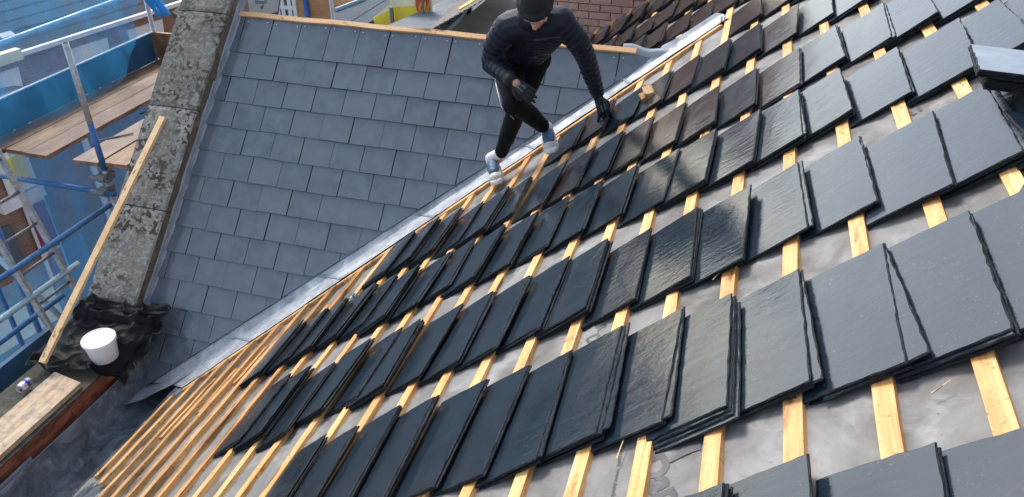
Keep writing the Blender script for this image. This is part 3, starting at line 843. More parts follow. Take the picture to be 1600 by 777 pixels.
obj('can_top', MB().lathe(cp+cdir*.112, cdir, [(.0265,0),(.0265,.002),(.024,.0025),(.023,.001)], 28), M_CANT, can)
obj('can_opening', MB().lathe(cp+cdir*.1132+Vector((.006,0,-.008)), cdir, [(.009,0),(.009,.0012)], 14), M_BLACK, can)

# offcut block, rag, splinters
bl = empty('timber_offcut', Vector((-.20, 4.50, -.10)), 'small orange timber offcut sitting on the slates near the workman\'s hand', 'wood block')
bx = MB(); bx.box(Vector((-.195, 4.50, -.080)), Vector((.024,.021,.006)), Vector((-.014,.027,.015)), Vector((-.008,-.009,.018)))
obj('block', bx, M_RIDGE, bl)
bx = MB(); bx.box(Vector((-.222, 4.455, -.102)), Vector((.012,.015,.003)), Vector((-.013,.016,.009)), Vector((-.006,-.008,.015)))
obj('block', bx, M_BATTEN_O, bl)
rag = MB().grid(lambda u, v_: MP(-2.05+.07*u, 3.30+.05*v_, .06+.02*noise.noise(Vector((u*4, v_*4, 0)))+.012*math.sin(u*7+v_*5)), 10, 8)
top('rag', rag, M_TEAL, 'tiny teal rag caught on the end of a batten by the valley', 'rag', smooth=True)
for k, (s, y, a, l) in enumerate([(.94, 1.40, 25, .045), (.16, 1.48, 80, .10), (-.17, 2.10, 5, .07), (.72, 1.55, 50, .02), (.38, 2.16, 40, .03)]):
    d = Vector((math.cos(rad(a)), math.sin(rad(a)), 0))*l/2
    p0 = MP(s-d.x, y-d.y, .003); p1 = MP(s+d.x, y+d.y, .008)
    top('wood_splinter', MB().tube(p0, p1, .0022, .0008, 5), M_PALE, ['pale wood splinter on the underlay below the big right-hand stack', 'long pale splinter beside a batten left of the big printed letters',
        'thin splinter crossing a batten near the bottom centre', 'tiny wood chip on the underlay right of the centre', 'short splinter lying on the underlay by the small lettering'][k], 'splinter', 'wood splinters on the underlay')

# ------------------------------------------------------------------ PERSON
V3 = Vector
person = empty('person', V3((-.95, 4.38, -.70)), 'workman in navy puffer jacket, black beanie and black trousers bending down to touch a slate', 'person')
hipC = V3((-1.014,4.62,.022)); hipR = V3((-1.092,4.60,.004)); hipL = V3((-.935,4.62,.022))
kneeR = V3((-.955,4.20,-.13)); ankR = V3((-.799,4.44,-.377)); kneeL = V3((-1.0,4.43,-.246)); ankL = V3((-1.131,4.45,-.64))
shR = V3((-1.035,4.25,.305)); shL = V3((-.675,4.25,.365)); neck = V3((-.845,4.19,.400)); head = V3((-.800,4.08,.497))
elR = V3((-1.124,4.30,.075)); wrR = V3((-.950,4.11,.055)); elL = V3((-.571,4.38,.143)); wrL = V3((-.500,4.50,-.139)); spine = V3((-.925,4.43,.215))
def lerp(a, b, t): return a + (b-a)*t
# body: one continuous skin under the clothes
b = MB()
b.limb([hipC, spine, lerp(shR, shL, .5), neck, lerp(neck, head, .6)], [.075, .075, .06, .050, .050])
b.limb([lerp(shR, shL, .5), shL, elL, wrL, lerp(wrL, V3((-.485,4.52,-.19)), 1)], [.05, .045, .035, .026, .026])
b.limb([lerp(shR, shL, .5), shR, elR, wrR, lerp(wrR, V3((-.91,4.09,.045)), 1)], [.05, .045, .035, .026, .026])
b.limb([hipC, hipR, kneeR, ankR], [.08, .055, .034, .026]); b.limb([hipC, hipL, kneeL, lerp(kneeL,ankL,.3)+V3((0,.03,0)), ankL], [.08, .055, .034, .034, .026])
hf = V3((.06,-.55,-.83)).normalized(); hu = V3((.03,-.80,.50)); hu = (hu - hf*hu.dot(hf)).normalized(); hr = hf.cross(hu).normalized()
def HP(r, f, u): return head + hr*r + hf*f + hu*u
def hball(mb, r, f, u, a, b_, c): return mb.ball(HP(r, f, u), 1, (hr*a, hf*b_, hu*c), 14, 10)
hball(b, 0, -.010, .02, .076, .096, .092); hball(b, 0, .030, -.045, .058, .062, .068); hball(b, 0, .060, -.092, .026, .026, .022)
b.limb([HP(0,.085,.005), HP(0,.112,-.030)], [.010, .0155]); b.limb([HP(-.014,.094,-.036), HP(.014,.094,-.036)], [.010, .010])
b.limb([HP(-.045,.062,-.020), HP(.045,.062,-.020)], [.022, .022])
b.limb([HP(-.022,.082,-.062), HP(0,.090,-.060), HP(.022,.082,-.062)], [.010, .0125, .010])
for s_ in (-1, 1): hball(b, s_*.078, -.012, -.015, .009, .020, .032)
body = robj('body', b, M_SKIN, person, .0065, 2)
for s_ in (-1, 1):
    e_ = hball(MB(), s_*.031, .078, -.002, .013, .011, .012); obj('eye', e_, M_EYE, person, True)
lip = MB().limb([HP(-.022,.093,-.064), HP(0,.104,-.063), HP(.022,.093,-.064)], [.0045, .0062, .0045]); obj('mouth', lip, M_LIP, person, True)
# beanie with folded brim
b = MB()
hball(b, 0, -.014, .045, .086, .100, .092); hball(b, 0, -.020, .07, .078, .088, .078)
n_ = 26
for k in range(n_):
    a, a2 = 2*math.pi*k/n_, 2*math.pi*(k+1)/n_
    P_ = lambda t: HP(.086*math.cos(t), -.010+.098*math.sin(t), .028 + .012*math.sin(t))
    b.tube(P_(a), P_(a2), .017, .017, 8); b.ball(P_(a), .017, n=8, m=6)
    Q_ = lambda t: HP(.087*math.cos(t), -.011+.100*math.sin(t), .046 + .012*math.sin(t))
    b.tube(Q_(a), Q_(a2), .015, .015, 8)
robj('beanie', b, M_KNIT, person, .006, 2)
b = MB(); b.box(HP(-.004,.107,.032), hr*.012, hu*.007, hf*.002); obj('hat_logo', b, M_CANT, person)
# trousers
b = MB()
b.limb([hipC+V3((0,-.02,.09)), hipC], [.135, .135]); b.limb([hipC+V3((-.05,0,.06)), hipR], [.11, .108]); b.limb([hipC+V3((.05,0,.06)), hipL], [.11, .105])
def cloth_limb(b, pts, rs, step=.05, amp=.05, seed=1):
    P_, R_ = [], []
    for k in range(len(pts)-1):
        L_ = (pts[k+1]-pts[k]).length; n = max(1, int(L_/step))
        for j in range(n):
            t = j/n; P_.append(lerp(pts[k], pts[k+1], t)); R_.append(rs[k]+(rs[k+1]-rs[k])*t)
    P_.append(pts[-1]); R_.append(rs[-1])
    r4 = random.Random(seed)
    R_ = [r*(1+amp*r4.uniform(-1, 1)) for r in R_]
    return b.limb(P_, R_, 14)
cloth_limb(b, [hipR, lerp(hipR,kneeR,.5)+V3((-.01,0,0)), kneeR, lerp(kneeR,ankR,.3)+V3((0,.03,-.005)), lerp(kneeR,ankR,.82)], [.100, .088, .070, .062, .046], .055, .05, 3)
cloth_limb(b, [hipL, lerp(hipL,kneeL,.5), kneeL, lerp(kneeL,ankL,.3)+V3((0,.03,0)), lerp(kneeL,ankL,.84)], [.098, .084, .066, .060, .046], .055, .05, 5)
robj('trousers', b, M_JERSEY, person, .009, 2)
# white piping down the outer seam
b = MB(); pp = [hipR+V3((-.108,-.02,-.02)), lerp(hipR,kneeR,.5)+V3((-.098,-.03,-.015)), kneeR+V3((-.070,-.028,-.015)), lerp(kneeR,ankR,.25)+V3((-.045,-.035,-.045))]
b.limb(pp, [.0022]*4, 6); obj('piping', b, M_WHITE, person, True)
for q in (V3((-1.005,4.475,.098)), V3((-.905,4.498,.062))):
    obj('zip_pull', MB().box(q, V3((.008,0,0)), V3((0,.004,0)), V3((.004,0,.012))), M_CANT, person)
# quilted jacket
b = MB()
def quilt(b, pts, rs, pitch=.042, puff=.10, n=16):
    tot = 0; seg = []
    for k in range(len(pts)-1): seg.append((pts[k+1]-pts[k]).length)
    T = sum(seg); N = int(T/pitch)*4; P_, R_ = [], []
    for j in range(N+1):
        d = T*j/N; k = 0
        while k < len(seg)-1 and d > seg[k]: d -= seg[k]; k += 1
        t = d/seg[k]
        P_.append(lerp(pts[k], pts[k+1], t)); r = rs[k]+(rs[k+1]-rs[k])*t
        ph = (j % 4)/4
        R_.append(r*(1 - puff*(1 if j % 4 == 0 else 0)+ (puff*.3 if j % 4 == 2 else 0)))
    for a in range(len(P_)-1): b.tube(P_[a], P_[a+1], R_[a], R_[a+1], n)
    b.ball(P_[0], R_[0]*1.0); b.ball(P_[-1], R_[-1]*.98)
    return b
sm = lerp(shR, shL, .5)
quilt(b, [shL+V3((-.02,0,.0)), lerp(shL,elL,.5)+V3((.012,0,0)), elL, lerp(elL,wrL,.5), lerp(elL,wrL,.90)], [.080, .070, .060, .054, .043], .040, .11)
quilt(b, [shR+V3((.02,0,.0)), lerp(shR,elR,.5)+V3((-.012,0,0)), elR, lerp(elR,wrR,.5), lerp(elR,wrR,.92)], [.082, .074, .066, .056, .043], .040, .11)
for off, r0_, r1_ in ((-.095, .106, .098), (0, .128, .116), (.088, .104, .096)):
    o1 = V3((off,0,0)); quilt(b, [hipC+V3((0,-.05,.045))+o1*.72, spine+o1*.95, sm+V3((0,.03,-.01))+o1*1.35], [r1_, r0_, r0_*.86], .042, .09)
b.limb([shR+V3((.03,.01,.0)), sm+V3((0,.0,.02)), shL+V3((-.03,.01,.0))], [.09, .105, .09])
b.limb([sm+V3((0,-.02,.02)), neck+V3((0,0,.01))], [.10, .078])
robj('jacket', b, M_NAVY, person, .0062, 1)
# collar and cuffs
b = MB(); ncol = 18; cax = (head-neck).normalized(); ca_ = cax.orthogonal().normalized(); cb_ = cax.cross(ca_)
for k in range(ncol):
    t1, t2 = 2*math.pi*k/ncol, 2*math.pi*(k+1)/ncol
    for hgt, rr_ in ((-.01, .070), (.02, .066), (.045, .062)):
        q1 = neck+cax*hgt+(ca_*math.cos(t1)+cb_*math.sin(t1))*rr_; q2 = neck+cax*hgt+(ca_*math.cos(t2)+cb_*math.sin(t2))*rr_
        b.tube(q1, q2, .020, .020, 8); b.ball(q1, .020, n=8, m=6)
robj('collar', b, M_NAVY, person, .007, 1)
for a_, c_ in ((elL, wrL), (elR, wrR)):
    b = MB(); b.tube(lerp(a_, c_, .86), lerp(a_, c_, .97 if a_ is elL else 1.14), .043, .037, 18); obj('cuff', b, M_KNIT, person, True)
# gloves: palm + thumb + four curled fingers each
def glove(wr, d, pn, curl, spread, name, sc=1.0, thumb=1, lift=(0,0,0,0)):
    d = V3(d).normalized(); pn = V3(pn); pn = (pn - d*pn.dot(d)).normalized(); sd = d.cross(pn).normalized()*thumb
    b = MB()
    def Q(a, s, n_): return wr + (d*a + sd*s + pn*n_)*sc
    b.limb([Q(-.03,0,0), Q(.015,0,0)], [.031*sc, .030*sc])
    for s in (-.024, -.008, .008, .024): b.limb([Q(.012, s*.7, 0), Q(.078, s*1.15, .002)], [.018*sc, .0145*sc])
    L_ = [(.038,.026,.022), (.044,.030,.024), (.042,.028,.022), (.032,.022,.019)]
    for k, s in enumerate((.030, .010, -.010, -.029)):
        a0 = spread*(1.5-k)*.5; ang = lift[k]; p = Q(.082 - abs(k-1.2)*.004, s, 0); pts = [p]; 
        for j, l in enumerate(L_[k]):
            ang += curl[j]
            dirv = (d*math.cos(ang) + sd*math.sin(a0)*.6 - pn*math.sin(ang)).normalized()
            p = p + dirv*l*sc; pts.append(p)
        b.limb(pts, [.0118*sc, .0108*sc, .0100*sc, .0088*sc], 10)
    th = [Q(.018,.024,-.004), Q(.045,.048,-.014), Q(.070,.056,-.024), Q(.092,.055,-.034)]
    b.limb(th, [.016*sc, .0135*sc, .012*sc, .0100*sc], 10)
    g_ = robj('glove', b, M_GLOVE, person, .0034, 1)
    c = MB()
    for s in (.010, -.010): c.limb([Q(.030, s, .0135), Q(.078, s*1.3, .0145)], [.0065*sc, .006*sc], 8)
    o = robj('knuckle_patch', c, M_GLOVE_G, g_, .003, 1); o.location = (0,0,0)
    return g_
glove(wrL + V3((.004,.006,-.022)), (.42,-.02,-.90), (.55,-.75,.30), (.25,.35,.25), .5, 'L', 1.0, -1, (.0,-.05,.0,.1))
glove(wrR + V3((.022,-.01,-.006)), (.82,-.12,-.50), (.15,-.80,.45), (.25,.30,.25), .25, 'R', .98, 1, (0,.05,.1,.2))
# socks and shoes
def shoe(ank, heel, toe, up):
    up = V3(up).normalized(); f = (toe-heel); L_ = f.length; f.normalize(); up = (up - f*up.dot(f)).normalized(); sd = f.cross(up)
    def Q(a, s, u): return heel + f*a + sd*s + up*u
    b = MB(); b.limb([lerp(ank, Q(.075, 0, .09), .0)+ (kneeL-ank).normalized()*.06 if ank is ankL else ank + (kneeR-ank).normalized()*.06, Q(.060, 0, .105), Q(.07, 0, .06)], [.037, .040, .040], 14)
    robj('sock', b, M_SOCK, person, .006, 1)
    out = []
    for k in range(28):
        t = 2*math.pi*k/28; a = .5-.5*math.cos(t); w = (.034+.014*math.sin(min(1, a*1.15)*math.pi*.62))*(1 if True else 0)
        ww = math.sin(t); ex = abs(ww)**.55*(1 if ww > 0 else -1)
        out.append((L_*a, ex*w))
    c = MB(); lay = [(0.0, .96), (.010, 1.05), (.026, 1.03), (.036, .97)]
    for hh, s_ in lay:
        for a, s in out: 
            rise = .012*max(0, (a/L_-.72)/.28)**2 + .006*max(0, (.15-a/L_)/.15)
            c.v.append(tuple(Q(a*(1) + (s_-1)*(a-L_/2), s*s_, hh+rise)))
    n = 28
    for l in range(3):
        for i in range(n): c.f.append((l*n+i, l*n+(i+1) % n, (l+1)*n+(i+1) % n, (l+1)*n+i))
    c.f.append(tuple(range(n-1, -1, -1))); c.f.append(tuple(range(3*n, 4*n)))
    so = obj('shoe_sole', c, M_SOLE, person, True)
    u = MB(); u.limb([Q(.045,0,.065), Q(.05,0,.045)], [.040, .040], 14)
    u.limb([Q(.045,0,.050), Q(.13,0,.052), Q(.20,0,.048), Q(L_-.045,0,.044)], [.041, .042, .040, .034], 14)
    u.limb([Q(.10,.012,.045), Q(L_-.06,.014,.038)], [.034,.032]); u.limb([Q(.10,-.012,.045), Q(L_-.06,-.014,.038)], [.034,.032])
    up_ = robj('shoe_upper', u, M_SHOE, person, .006, 2)
    tg = MB()
    tg.limb([Q(.115,0,.082), Q(.14,0,.078), Q(.175,0,.070), Q(.210,0,.066)], [.038, .040, .039, .034], 12)
    robj('shoe_tongue', tg, M_TONGUE, up_, .005, 1)
    lc = MB()
    for a in (.13, .15, .17, .19): lc.limb([Q(a,-.026,.088-.16*(a-.1)), Q(a,0,.108-.19*(a-.1)), Q(a,.026,.088-.16*(a-.1))], [.003]*3, 6)
    obj('laces', lc, M_TONGUE, up_, True)
shoe(ankL, V3((-1.172,4.515,-.742)), V3((-1.068,4.235,-.722)), (-.35,.05,.93))
shoe(ankR, V3((-.800,4.530,-.482)), V3((-.722,4.255,-.462)), (-.30,.05,.95))

# ------------------------------------------------------------------ SCAFFOLD
scaf = empty('scaffold', V3((-5.2, 5.0, -3.2)), 'blue and galvanised tube scaffold standing outside the gable at the left', 'scaffold')
def tube(name, a, b_, mat, r=.0242, parent=scaf): return obj(name, MB().tube(a, b_, r, r, 16), mat, parent, True)
tube('standard', (-4.65,4.65,-.90), (-4.65,4.65,-.24), M_GALV); tube('standard', (-4.65,4.65,-1.32), (-4.65,4.65,-.90), M_BLUEP, .0246)
tube('standard', (-4.65,4.65,-9.5), (-4.65,4.65,-1.32), M_GALV, .0243)
obj('tube_end', MB().tube((-4.65,4.65,-.2395), (-4.65,4.65,-.2385), .020, .020, 14), M_BLACK, scaf)
tube('guard_rail', (-5.90,3.2,-.52), (-5.90,9.4,-.52), M_LIGHTT, .027)
tube('toe_rail', (-5.885,3.2,-.953), (-5.885,7.0,-.953), M_LIGHTT, .008)
tube('transom', (-6.0,4.58,-1.50), (-4.55,4.58,-1.50), M_BLUEP); tube('ledger', (-4.70,1.8,-1.66), (-4.70,4.75,-1.66), M_BLUEP)
tube('ledger', (-4.70,1.8,-1.95), (-4.70,4.15,-1.95), M_LIGHTT); tube('standard', (-5.05,3.86,-9.5), (-5.05,3.86,-.9), M_BLUEP)
tube('standard', (-5.95,7.1,-9.5), (-5.95,7.1,.4), M_GALV); tube('standard', (-5.95,4.3,-9.5), (-5.95,4.3,-1.5), M_BLUEP)
tube('ledger', (-4.68,4.7,-1.345), (-4.68,8.8,-1.345), M_GALV); tube('ledger', (-5.85,4.7,-1.345), (-5.85,8.8,-1.345), M_GALV)
tube('brace', (-5.9,4.1,-1.55), (-4.80,3.9,-2.35), M_LIGHTT, .0242); tube('ledger', (-4.75,1.8,-2.15), (-4.75,3.95,-2.15), M_BLUEP, .022)
for c_ in ((-4.65,4.65,-1.38), (-4.66,4.62,-1.50)):
    mb = MB(); c_ = V3(c_); mb.box(c_+V3((0,-.03,0)), (.045,0,0), (0,.03,0), (0,0,.035)); mb.tube(c_+V3((-.11,-.055,.0)), c_+V3((.03,-.055,.0)), .024, .024, 12)
    mb.tube(c_+V3((.05,-.03,-.01)), c_+V3((.05,.04,-.01)), .009, .009, 8); mb.box(c_+V3((.03,.02,.02)), (.02,0,0), (0,.03,0), (0,0,.016))
    obj('coupler', mb, M_CLAMP, scaf)
obj('toe_board', MB().abox(-5.935, -5.897, 3.0, 6.98, -1.26, -.957), M_BLUEB, scaf)
obj('toe_board', MB().abox(-5.93, -4.9, 7.0, 7.035, -1.245, -.955), M_BOARD, scaf)
obj('toe_board', MB().abox(-4.475, -4.438, 1.0, 3.50, -2.31, -2.09), M_BLUEB, scaf)
def sboard(x0, x1, y0, y1, mat, label, z=-1.287):
    r5 = random.Random(int(abs(x0)*100)); mb = MB(); w_ = [r5.uniform(-.004,.004) for _ in range(4)]
    mb.prism([(x0+w_[0],y0+r5.uniform(-.02,.02),z), (x1+w_[1],y0+r5.uniform(-.02,.02),z), (x1+w_[2],y1,z), (x0+w_[3],y1,z)], (0,0,.037))
    return top('scaffold_board', mb, mat, label, 'scaffold board', 'boards of the scaffold platform')
sboard(-5.86, -5.64, 4.60, 8.6, M_BOARD, 'outermost brown scaffold board half hidden by the hanging blue net')
sboard(-5.63, -5.42, 4.61, 8.6, M_BOARD, 'brown scaffold board second from the outer edge of the platform')
sboard(-5.41, -5.19, 4.62, 8.6, M_PINK, 'pinkish scaffold board left of the open gap in the platform')
sboard(-4.93, -4.685, 4.63, 8.6, M_PINK, 'pinkish scaffold board right of the open gap, behind the upright pole')
sboard(-4.655, -4.42, 4.66, 8.6, M_ORANGE, 'orange-brown scaffold board next to the stone coping')
top('steel_strip', MB().tube((-5.02,4.95,-1.246), (-4.78,5.20,-1.240), .008, .006, 8), M_CLAMP, 'short dark stick lying on the pinkish scaffold board', 'stick')
top('steel_strip', MB().limb([(-5.02,5.6,-1.242), (-4.95,5.72,-1.236), (-4.97,5.80,-1.242)], [.007,.007,.005], 8), M_BLACK, 'small bent black scrap on the far part of the pinkish board', 'scrap')
# ladder
lad = empty('ladder', V3((-4.7, 3.85, -2.4)), 'grey metal ladder leaning beside the blue scaffold tubes at the left edge', 'ladder')
def lx(z): return -4.63 - .22*(z+2.4)
for yy, z0_, z1_ in ((4.03, -2.42, -.70), (3.67, -2.42, -.9)):
    obj('rail', MB().box(((lx(z0_)+lx(z1_))/2, yy, (z0_+z1_)/2), ((lx(z1_)-lx(z0_))/2, 0, (z1_-z0_)/2), (.028,0,.006), (0,.013,0)), M_GALV, lad)
for k in range(6):
    z = -2.32 + k*.27; obj('rung', MB().tube((lx(z),3.67,z), (lx(z),4.03,z), .013, .013, 10), M_CLAMP, lad, True)
# debris netting
def netA(u, v_):     # top net: hangs outside the guard rail and bulges in over the toe board
    y1 = 7.0 - .12*math.sin(v_*3); y = 3.1 + (y1-3.1)*u
    ztop = .9; zb = -1.30 + .0*u
    cut = max(0, (u-.72)/.28); zb2 = zb + 1.0*cut**1.7*(1)
    z = ztop + (zb2-ztop)*v_
    fold = .030*math.sin(y*16+z*3)*(.25+cut) + .05*noise.noise(V3((y*2, z*1.5, 0)))
    x = -5.80 + fold + (.12*math.exp(-((z+1.1)/.3)**2))
    return V3((x, y + .05*noise.noise(V3((z*3, 1, y*2))), z))
top('debris_net', MB().grid(netA, 70, 34), M_NET, 'sky-blue see-through debris net hanging over the outer guard rail at top left', 'netting', smooth=True)
def netB(u, v_):
    z = 1.0 - 1.75*v_; yc = 6.55 + .35*v_**2 - .1*math.sin(v_*4); w = .10 + .16*(1-v_)
    y = yc + (u-.5)*2*w
    return V3((-5.66 + .05*math.sin(u*19) + .03*noise.noise(V3((u*5, v_*6, 0))), y, z))
top('debris_net', MB().grid(netB, 34, 24), M_NETS, 'bunched strands of bright blue net gathered beside the stone coping', 'netting', smooth=True)
def netC(u, v_):
    y = 4.95 + 3.4*u + .10*v_*(1-u); z = -1.36 - 3.6*v_
    return V3((-6.02 + .03*math.sin(y*5+z) + .03*noise.noise(V3((y*2, z, 3))), y, z))
top('debris_net', MB().grid(netC, 30, 24), M_NET2, 'deep blue netting sheet below the scaffold platform', 'netting', smooth=True)
def netD(u, v_):
    y = 3.3 + 2.1*u; z = -2.6 - 2.6*v_
    return V3((-5.98 + .03*math.sin(y*5+z), y, z))
top('debris_net', MB().grid(netD, 16, 12), M_NET, 'paler lower net beyond the ladder foot at the left edge', 'netting', smooth=True)

# ------------------------------------------------------------------ STREET AND OTHER BUILDINGS
top('ground', MB().add([(-150,-60,-11.0), (120,-60,-11.0), (120,180,-11.0), (-150,180,-11.0)], [(0,1,2,3)]), M_PAVE, kind='structure', label=None, cat=None)
D = V3((.16722, .98592, 0)); N_ = V3((-.98592, .16722, 0)); A0 = V3((-15.56, 13.34, 0))
def FP(a, z, off=0): p = A0 + D*a + N_*off; return V3((p.x, p.y, z))
road = MB().add([FP(-30,-10.996,-1.8), FP(-30,-10.996,-8.5), FP(60,-10.996,-8.5), FP(60,-10.996,-1.8)][::-1], [(0,1,2,3)])
obj('road', road, M_ASPH)['kind'] = 'structure'
kb = MB().prism([FP(-30,-11.0,-1.8), FP(60,-11.0,-1.8), FP(60,-11.0,-.02), FP(-30,-11.0,-.02)], (0,0,.12)); obj('pavement', kb, M_PAVE)['kind'] = 'structure'
ter = empty('terraced_house', FP(2, -11, 2), 'brick terraced house across the street with slate roof and white window heads', 'house')
obj('wall', MB().prism([FP(-9,-11,0), FP(12,-11,0), FP(12,-11,6), FP(-9,-11,6)], (0,0,6.70)), M_FARB, ter)
rf = MB(); nC = 26
for k in range(nC):
    o0, o1 = -.10+k*.26, -.10+(k+1)*.26+.05; z0_ = -4.24+(o0+.10)*.62
    rf.prism([FP(-9.3,z0_,o0), FP(12.3,z0_,o0), FP(12.3,z0_+.62*.31,o1), FP(-9.3,z0_+.62*.31,o1)], (0,0,.035 + .0))
roof_t = obj('roof', rf, M_FROOF, ter)
obj('gutter', MB().box((FP(-9.3,-4.20,-.17)+FP(12.3,-4.20,-.17))/2, D*10.8, N_*.06, V3((0,0,.05))), M_WHITE, ter)
def win(par_, P_, a0, a1, z0_, z1_, nx=2, nz=2, arch=True, off=-.03, dv=None, nv=None, w=.05, bw_=.02):
    dv = D if dv is None else dv; nv = N_ if nv is None else nv
    f = MB()
    def bar(aa, ab, za, zb, o=off): f.box((P_(aa,za,o)+P_(ab,zb,o))/2, dv*(ab-aa)/2, V3((0,0,(zb-za)/2)), nv*.03)
    bar(a0, a0+w, z0_, z1_); bar(a1-w, a1, z0_, z1_); bar(a0+w, a1-w, z0_, z0_+w); bar(a0+w, a1-w, z1_-w, z1_)
    for k in range(1, nx): x = a0+(a1-a0)*k/nx; bar(x-bw_, x+bw_, z0_+w, z1_-w, off+.004)
    for k in range(1, nz): z = z0_+(z1_-z0_)*k/nz; bar(a0+w, a1-w, z-bw_, z+bw_, off+.009)
    o = obj('window', f, M_WHITE, par_)
    g_ = MB(); g_.box(P_((a0+a1)/2, (z0_+z1_)/2, off+.02), dv*((a1-a0)/2-.01), V3((0,0,(z1_-z0_)/2-.01)), nv*.008)
    obj('pane', g_, M_GLASS, o); return o
for a0 in (-.9, 1.56, 3.36, 5.2, 7.2):
    win(ter, FP, a0, a0+.86, -6.1, -4.98)
    mb = MB(); aa = a0-.06; ab = a0+.92
    mb.prism([FP(aa-.05,-4.95,-.05), FP(aa-.10,-4.50,-.05), FP(ab+.10,-4.50,-.05), FP(ab+.05,-4.95,-.05), FP(a0+.74,-4.86,-.05), FP(a0+.43,-4.82,-.05), FP(a0+.12,-4.86,-.05)][::1], N_*.06)
    obj('window_head', mb, M_WHITE, ter)
obj('downpipe', MB().tube(FP(1.12,-11,-.12), FP(1.08,-6.6,-.12), .085, .085, 12), M_WHITE, ter, True)
sk = MB(); sk.box(FP(.35,-3.88,.35), D*.16, (N_+V3((0,0,.62)))*.06, V3((0,0,.02))); obj('roof_light', sk, M_WHITE, ter)
obj('fascia_end', MB().box(FP(-.15,-4.16,-.22), D*.30, N_*.10, V3((0,0,.12))), M_CREAM, ter)
shop = empty('shopfront', FP(-1.2, -11, -.2), 'shopfront below the platform with yellow sign and maroon panels edged in white', 'shopfront')
def panel(par_, name, a0, a1, z0_, z1_, mat, off, th=.03): return obj(name, MB().box(FP((a0+a1)/2,(z0_+z1_)/2,off), D*(a1-a0)/2, V3((0,0,(z1_-z0_)/2)), N_*th), mat, par_)
panel(shop, 'sign_frame', -1.18, -.45, -7.25, -6.15, M_WHITE, -.14); panel(shop, 'sign_face', -1.08, -.62, -7.0, -6.35, M_YEL, -.20)
panel(shop, 'sill', -1.5, -.4, -7.55, -7.30, M_WHITE, -.16, .10)
panel(shop, 'door_frame', -.98, -.42, -9.75, -7.60, M_WHITE, -.14); panel(shop, 'maroon_panel', -.93, -.47, -8.95, -7.66, M_MAROON, -.18); panel(shop, 'maroon_panel', -.90, -.50, -9.68, -9.05, M_MAROON, -.18)
panel(shop, 'stall_riser', -3.0, -1.0, -10.9, -9.9, M_CREAM, -.12); panel(shop, 'shop_window', -3.2, -1.4, -9.0, -7.9, M_GLASS, -.12)
far = top('far_building', MB().abox(-60, -30, 20, 80, -11, -3.5), M_FARB, 'distant brick block beyond the terrace', 'building')

# brick wall behind, upper centre: individual bricks in the visible part
bw = empty('brick_wall', V3((-.8, 8.1, -2.0)), 'pale pinkish brick wall rising behind the far rows of slates', 'wall')
obj('mortar_core', MB().abox(-2.02, -.28, 8.012, 8.45, -2.6, .78), M_MORTAR, bw)
bm_ = [MB().abox(-.1075, .1075, -.012, .05, -.0325, .0325).mesh('brick', M_BRICK_P), MB().abox(-.1068, .107, -.010, .05, -.032, .0325).mesh('brick', M_BRICK_P), MB().abox(-.107, .1072, -.014, .05, -.0322, .032).mesh('brick', M_BRICK_P)]
far_b = MB()
for j in range(-20, 17):
    z = j*.075 - .5
    for k in range(-8, -1):
        x = k*.225 + (.1125 if j % 2 else 0)
        if -1.75 < x < -.45 and -1.15 < z < -.28:
            o = link('brick', bm_[rnd.randrange(3)], bw, local=True); o.location = V3((x, 8.0+rnd.uniform(-.003,.003), z)) - ORG[bw.name]
        else: far_b.abox(x-.107, x+.107, 7.99, 8.05, z-.0325, z+.0325)
tag(obj('brickwork', far_b, M_BRICK_P, bw), kind='stuff')

# brick house with white window beyond the ridge
bh = empty('brick_house', V3((-10.8, 18.5, -11)), 'orange brick house with white paned window and blue drainpipe beyond the ridge', 'house')
obj('wall', MB().abox(-12.6, -9.84, 18, 22, -11, -3.2), M_FARO, bh)
YP = lambda a, z, o=0: V3((a, 18+o, z))
win(bh, YP, -11.38, -10.78, -4.75, -3.45, 3, 5, w=.10, bw_=.05, off=-.04, dv=V3((1,0,0)), nv=V3((0,1,0)))
obj('drainpipe', MB().tube((-10.47,17.9,-9), (-10.47,17.9,-3.2), .065, .065, 12), M_PIPEB, bh, True)
obj('roof', MB().prism([(-12.8,17.7,-3.19), (-9.7,17.7,-3.19), (-9.7,20,-1.8), (-12.8,20,-1.8)], (0,0,.08)), M_FROOF, bh)
mb = MB()
for z in [-4.75+.075*k for k in range(19)]: mb.abox(-12.55, -11.45, 17.992, 17.999, z, z+.062)
tag(obj('brick_courses', mb, M_FARO, bh), kind='stuff')
# dark roof corner by the top of the coping
dr = empty('lean_to_roof', V3((-6.7, 10.2, -2.5)), 'dark lean-to roof with a grey pipe collar just beyond the end of the ridge batten', 'roof')
obj('slope', MB().prism([(-7.4,9.2,-1.45), (-6.75,9.2,-1.72), (-6.35,10.2,-1.62), (-6.9,11.5,-1.2), (-7.6,11.5,-1.1)], (0,0,-.08)), M_FROOF, dr)
obj('collar', MB().box((-6.47,10,-1.43), (.07,0,0), (0,.05,0), (0,0,.03)), M_GREYR, dr); obj('pipe', MB().tube((-6.44,9.95,-1.50), (-6.40,9.92,-1.46), .025, .025, 12), M_CLAMP, dr, True)
obj('side_wall', MB().abox(-7.5, -7.0, 9.6, 11.2, -11, -1.86), M_FARO, dr)
top('scaffold_pole', MB().tube((-6.44,12,-9), (-6.44,12,-1.2), .032, .032, 12), M_GALV, 'single grey upright pole beyond the ridge, between the brick house and the flat grey block', 'pole', smooth=True)
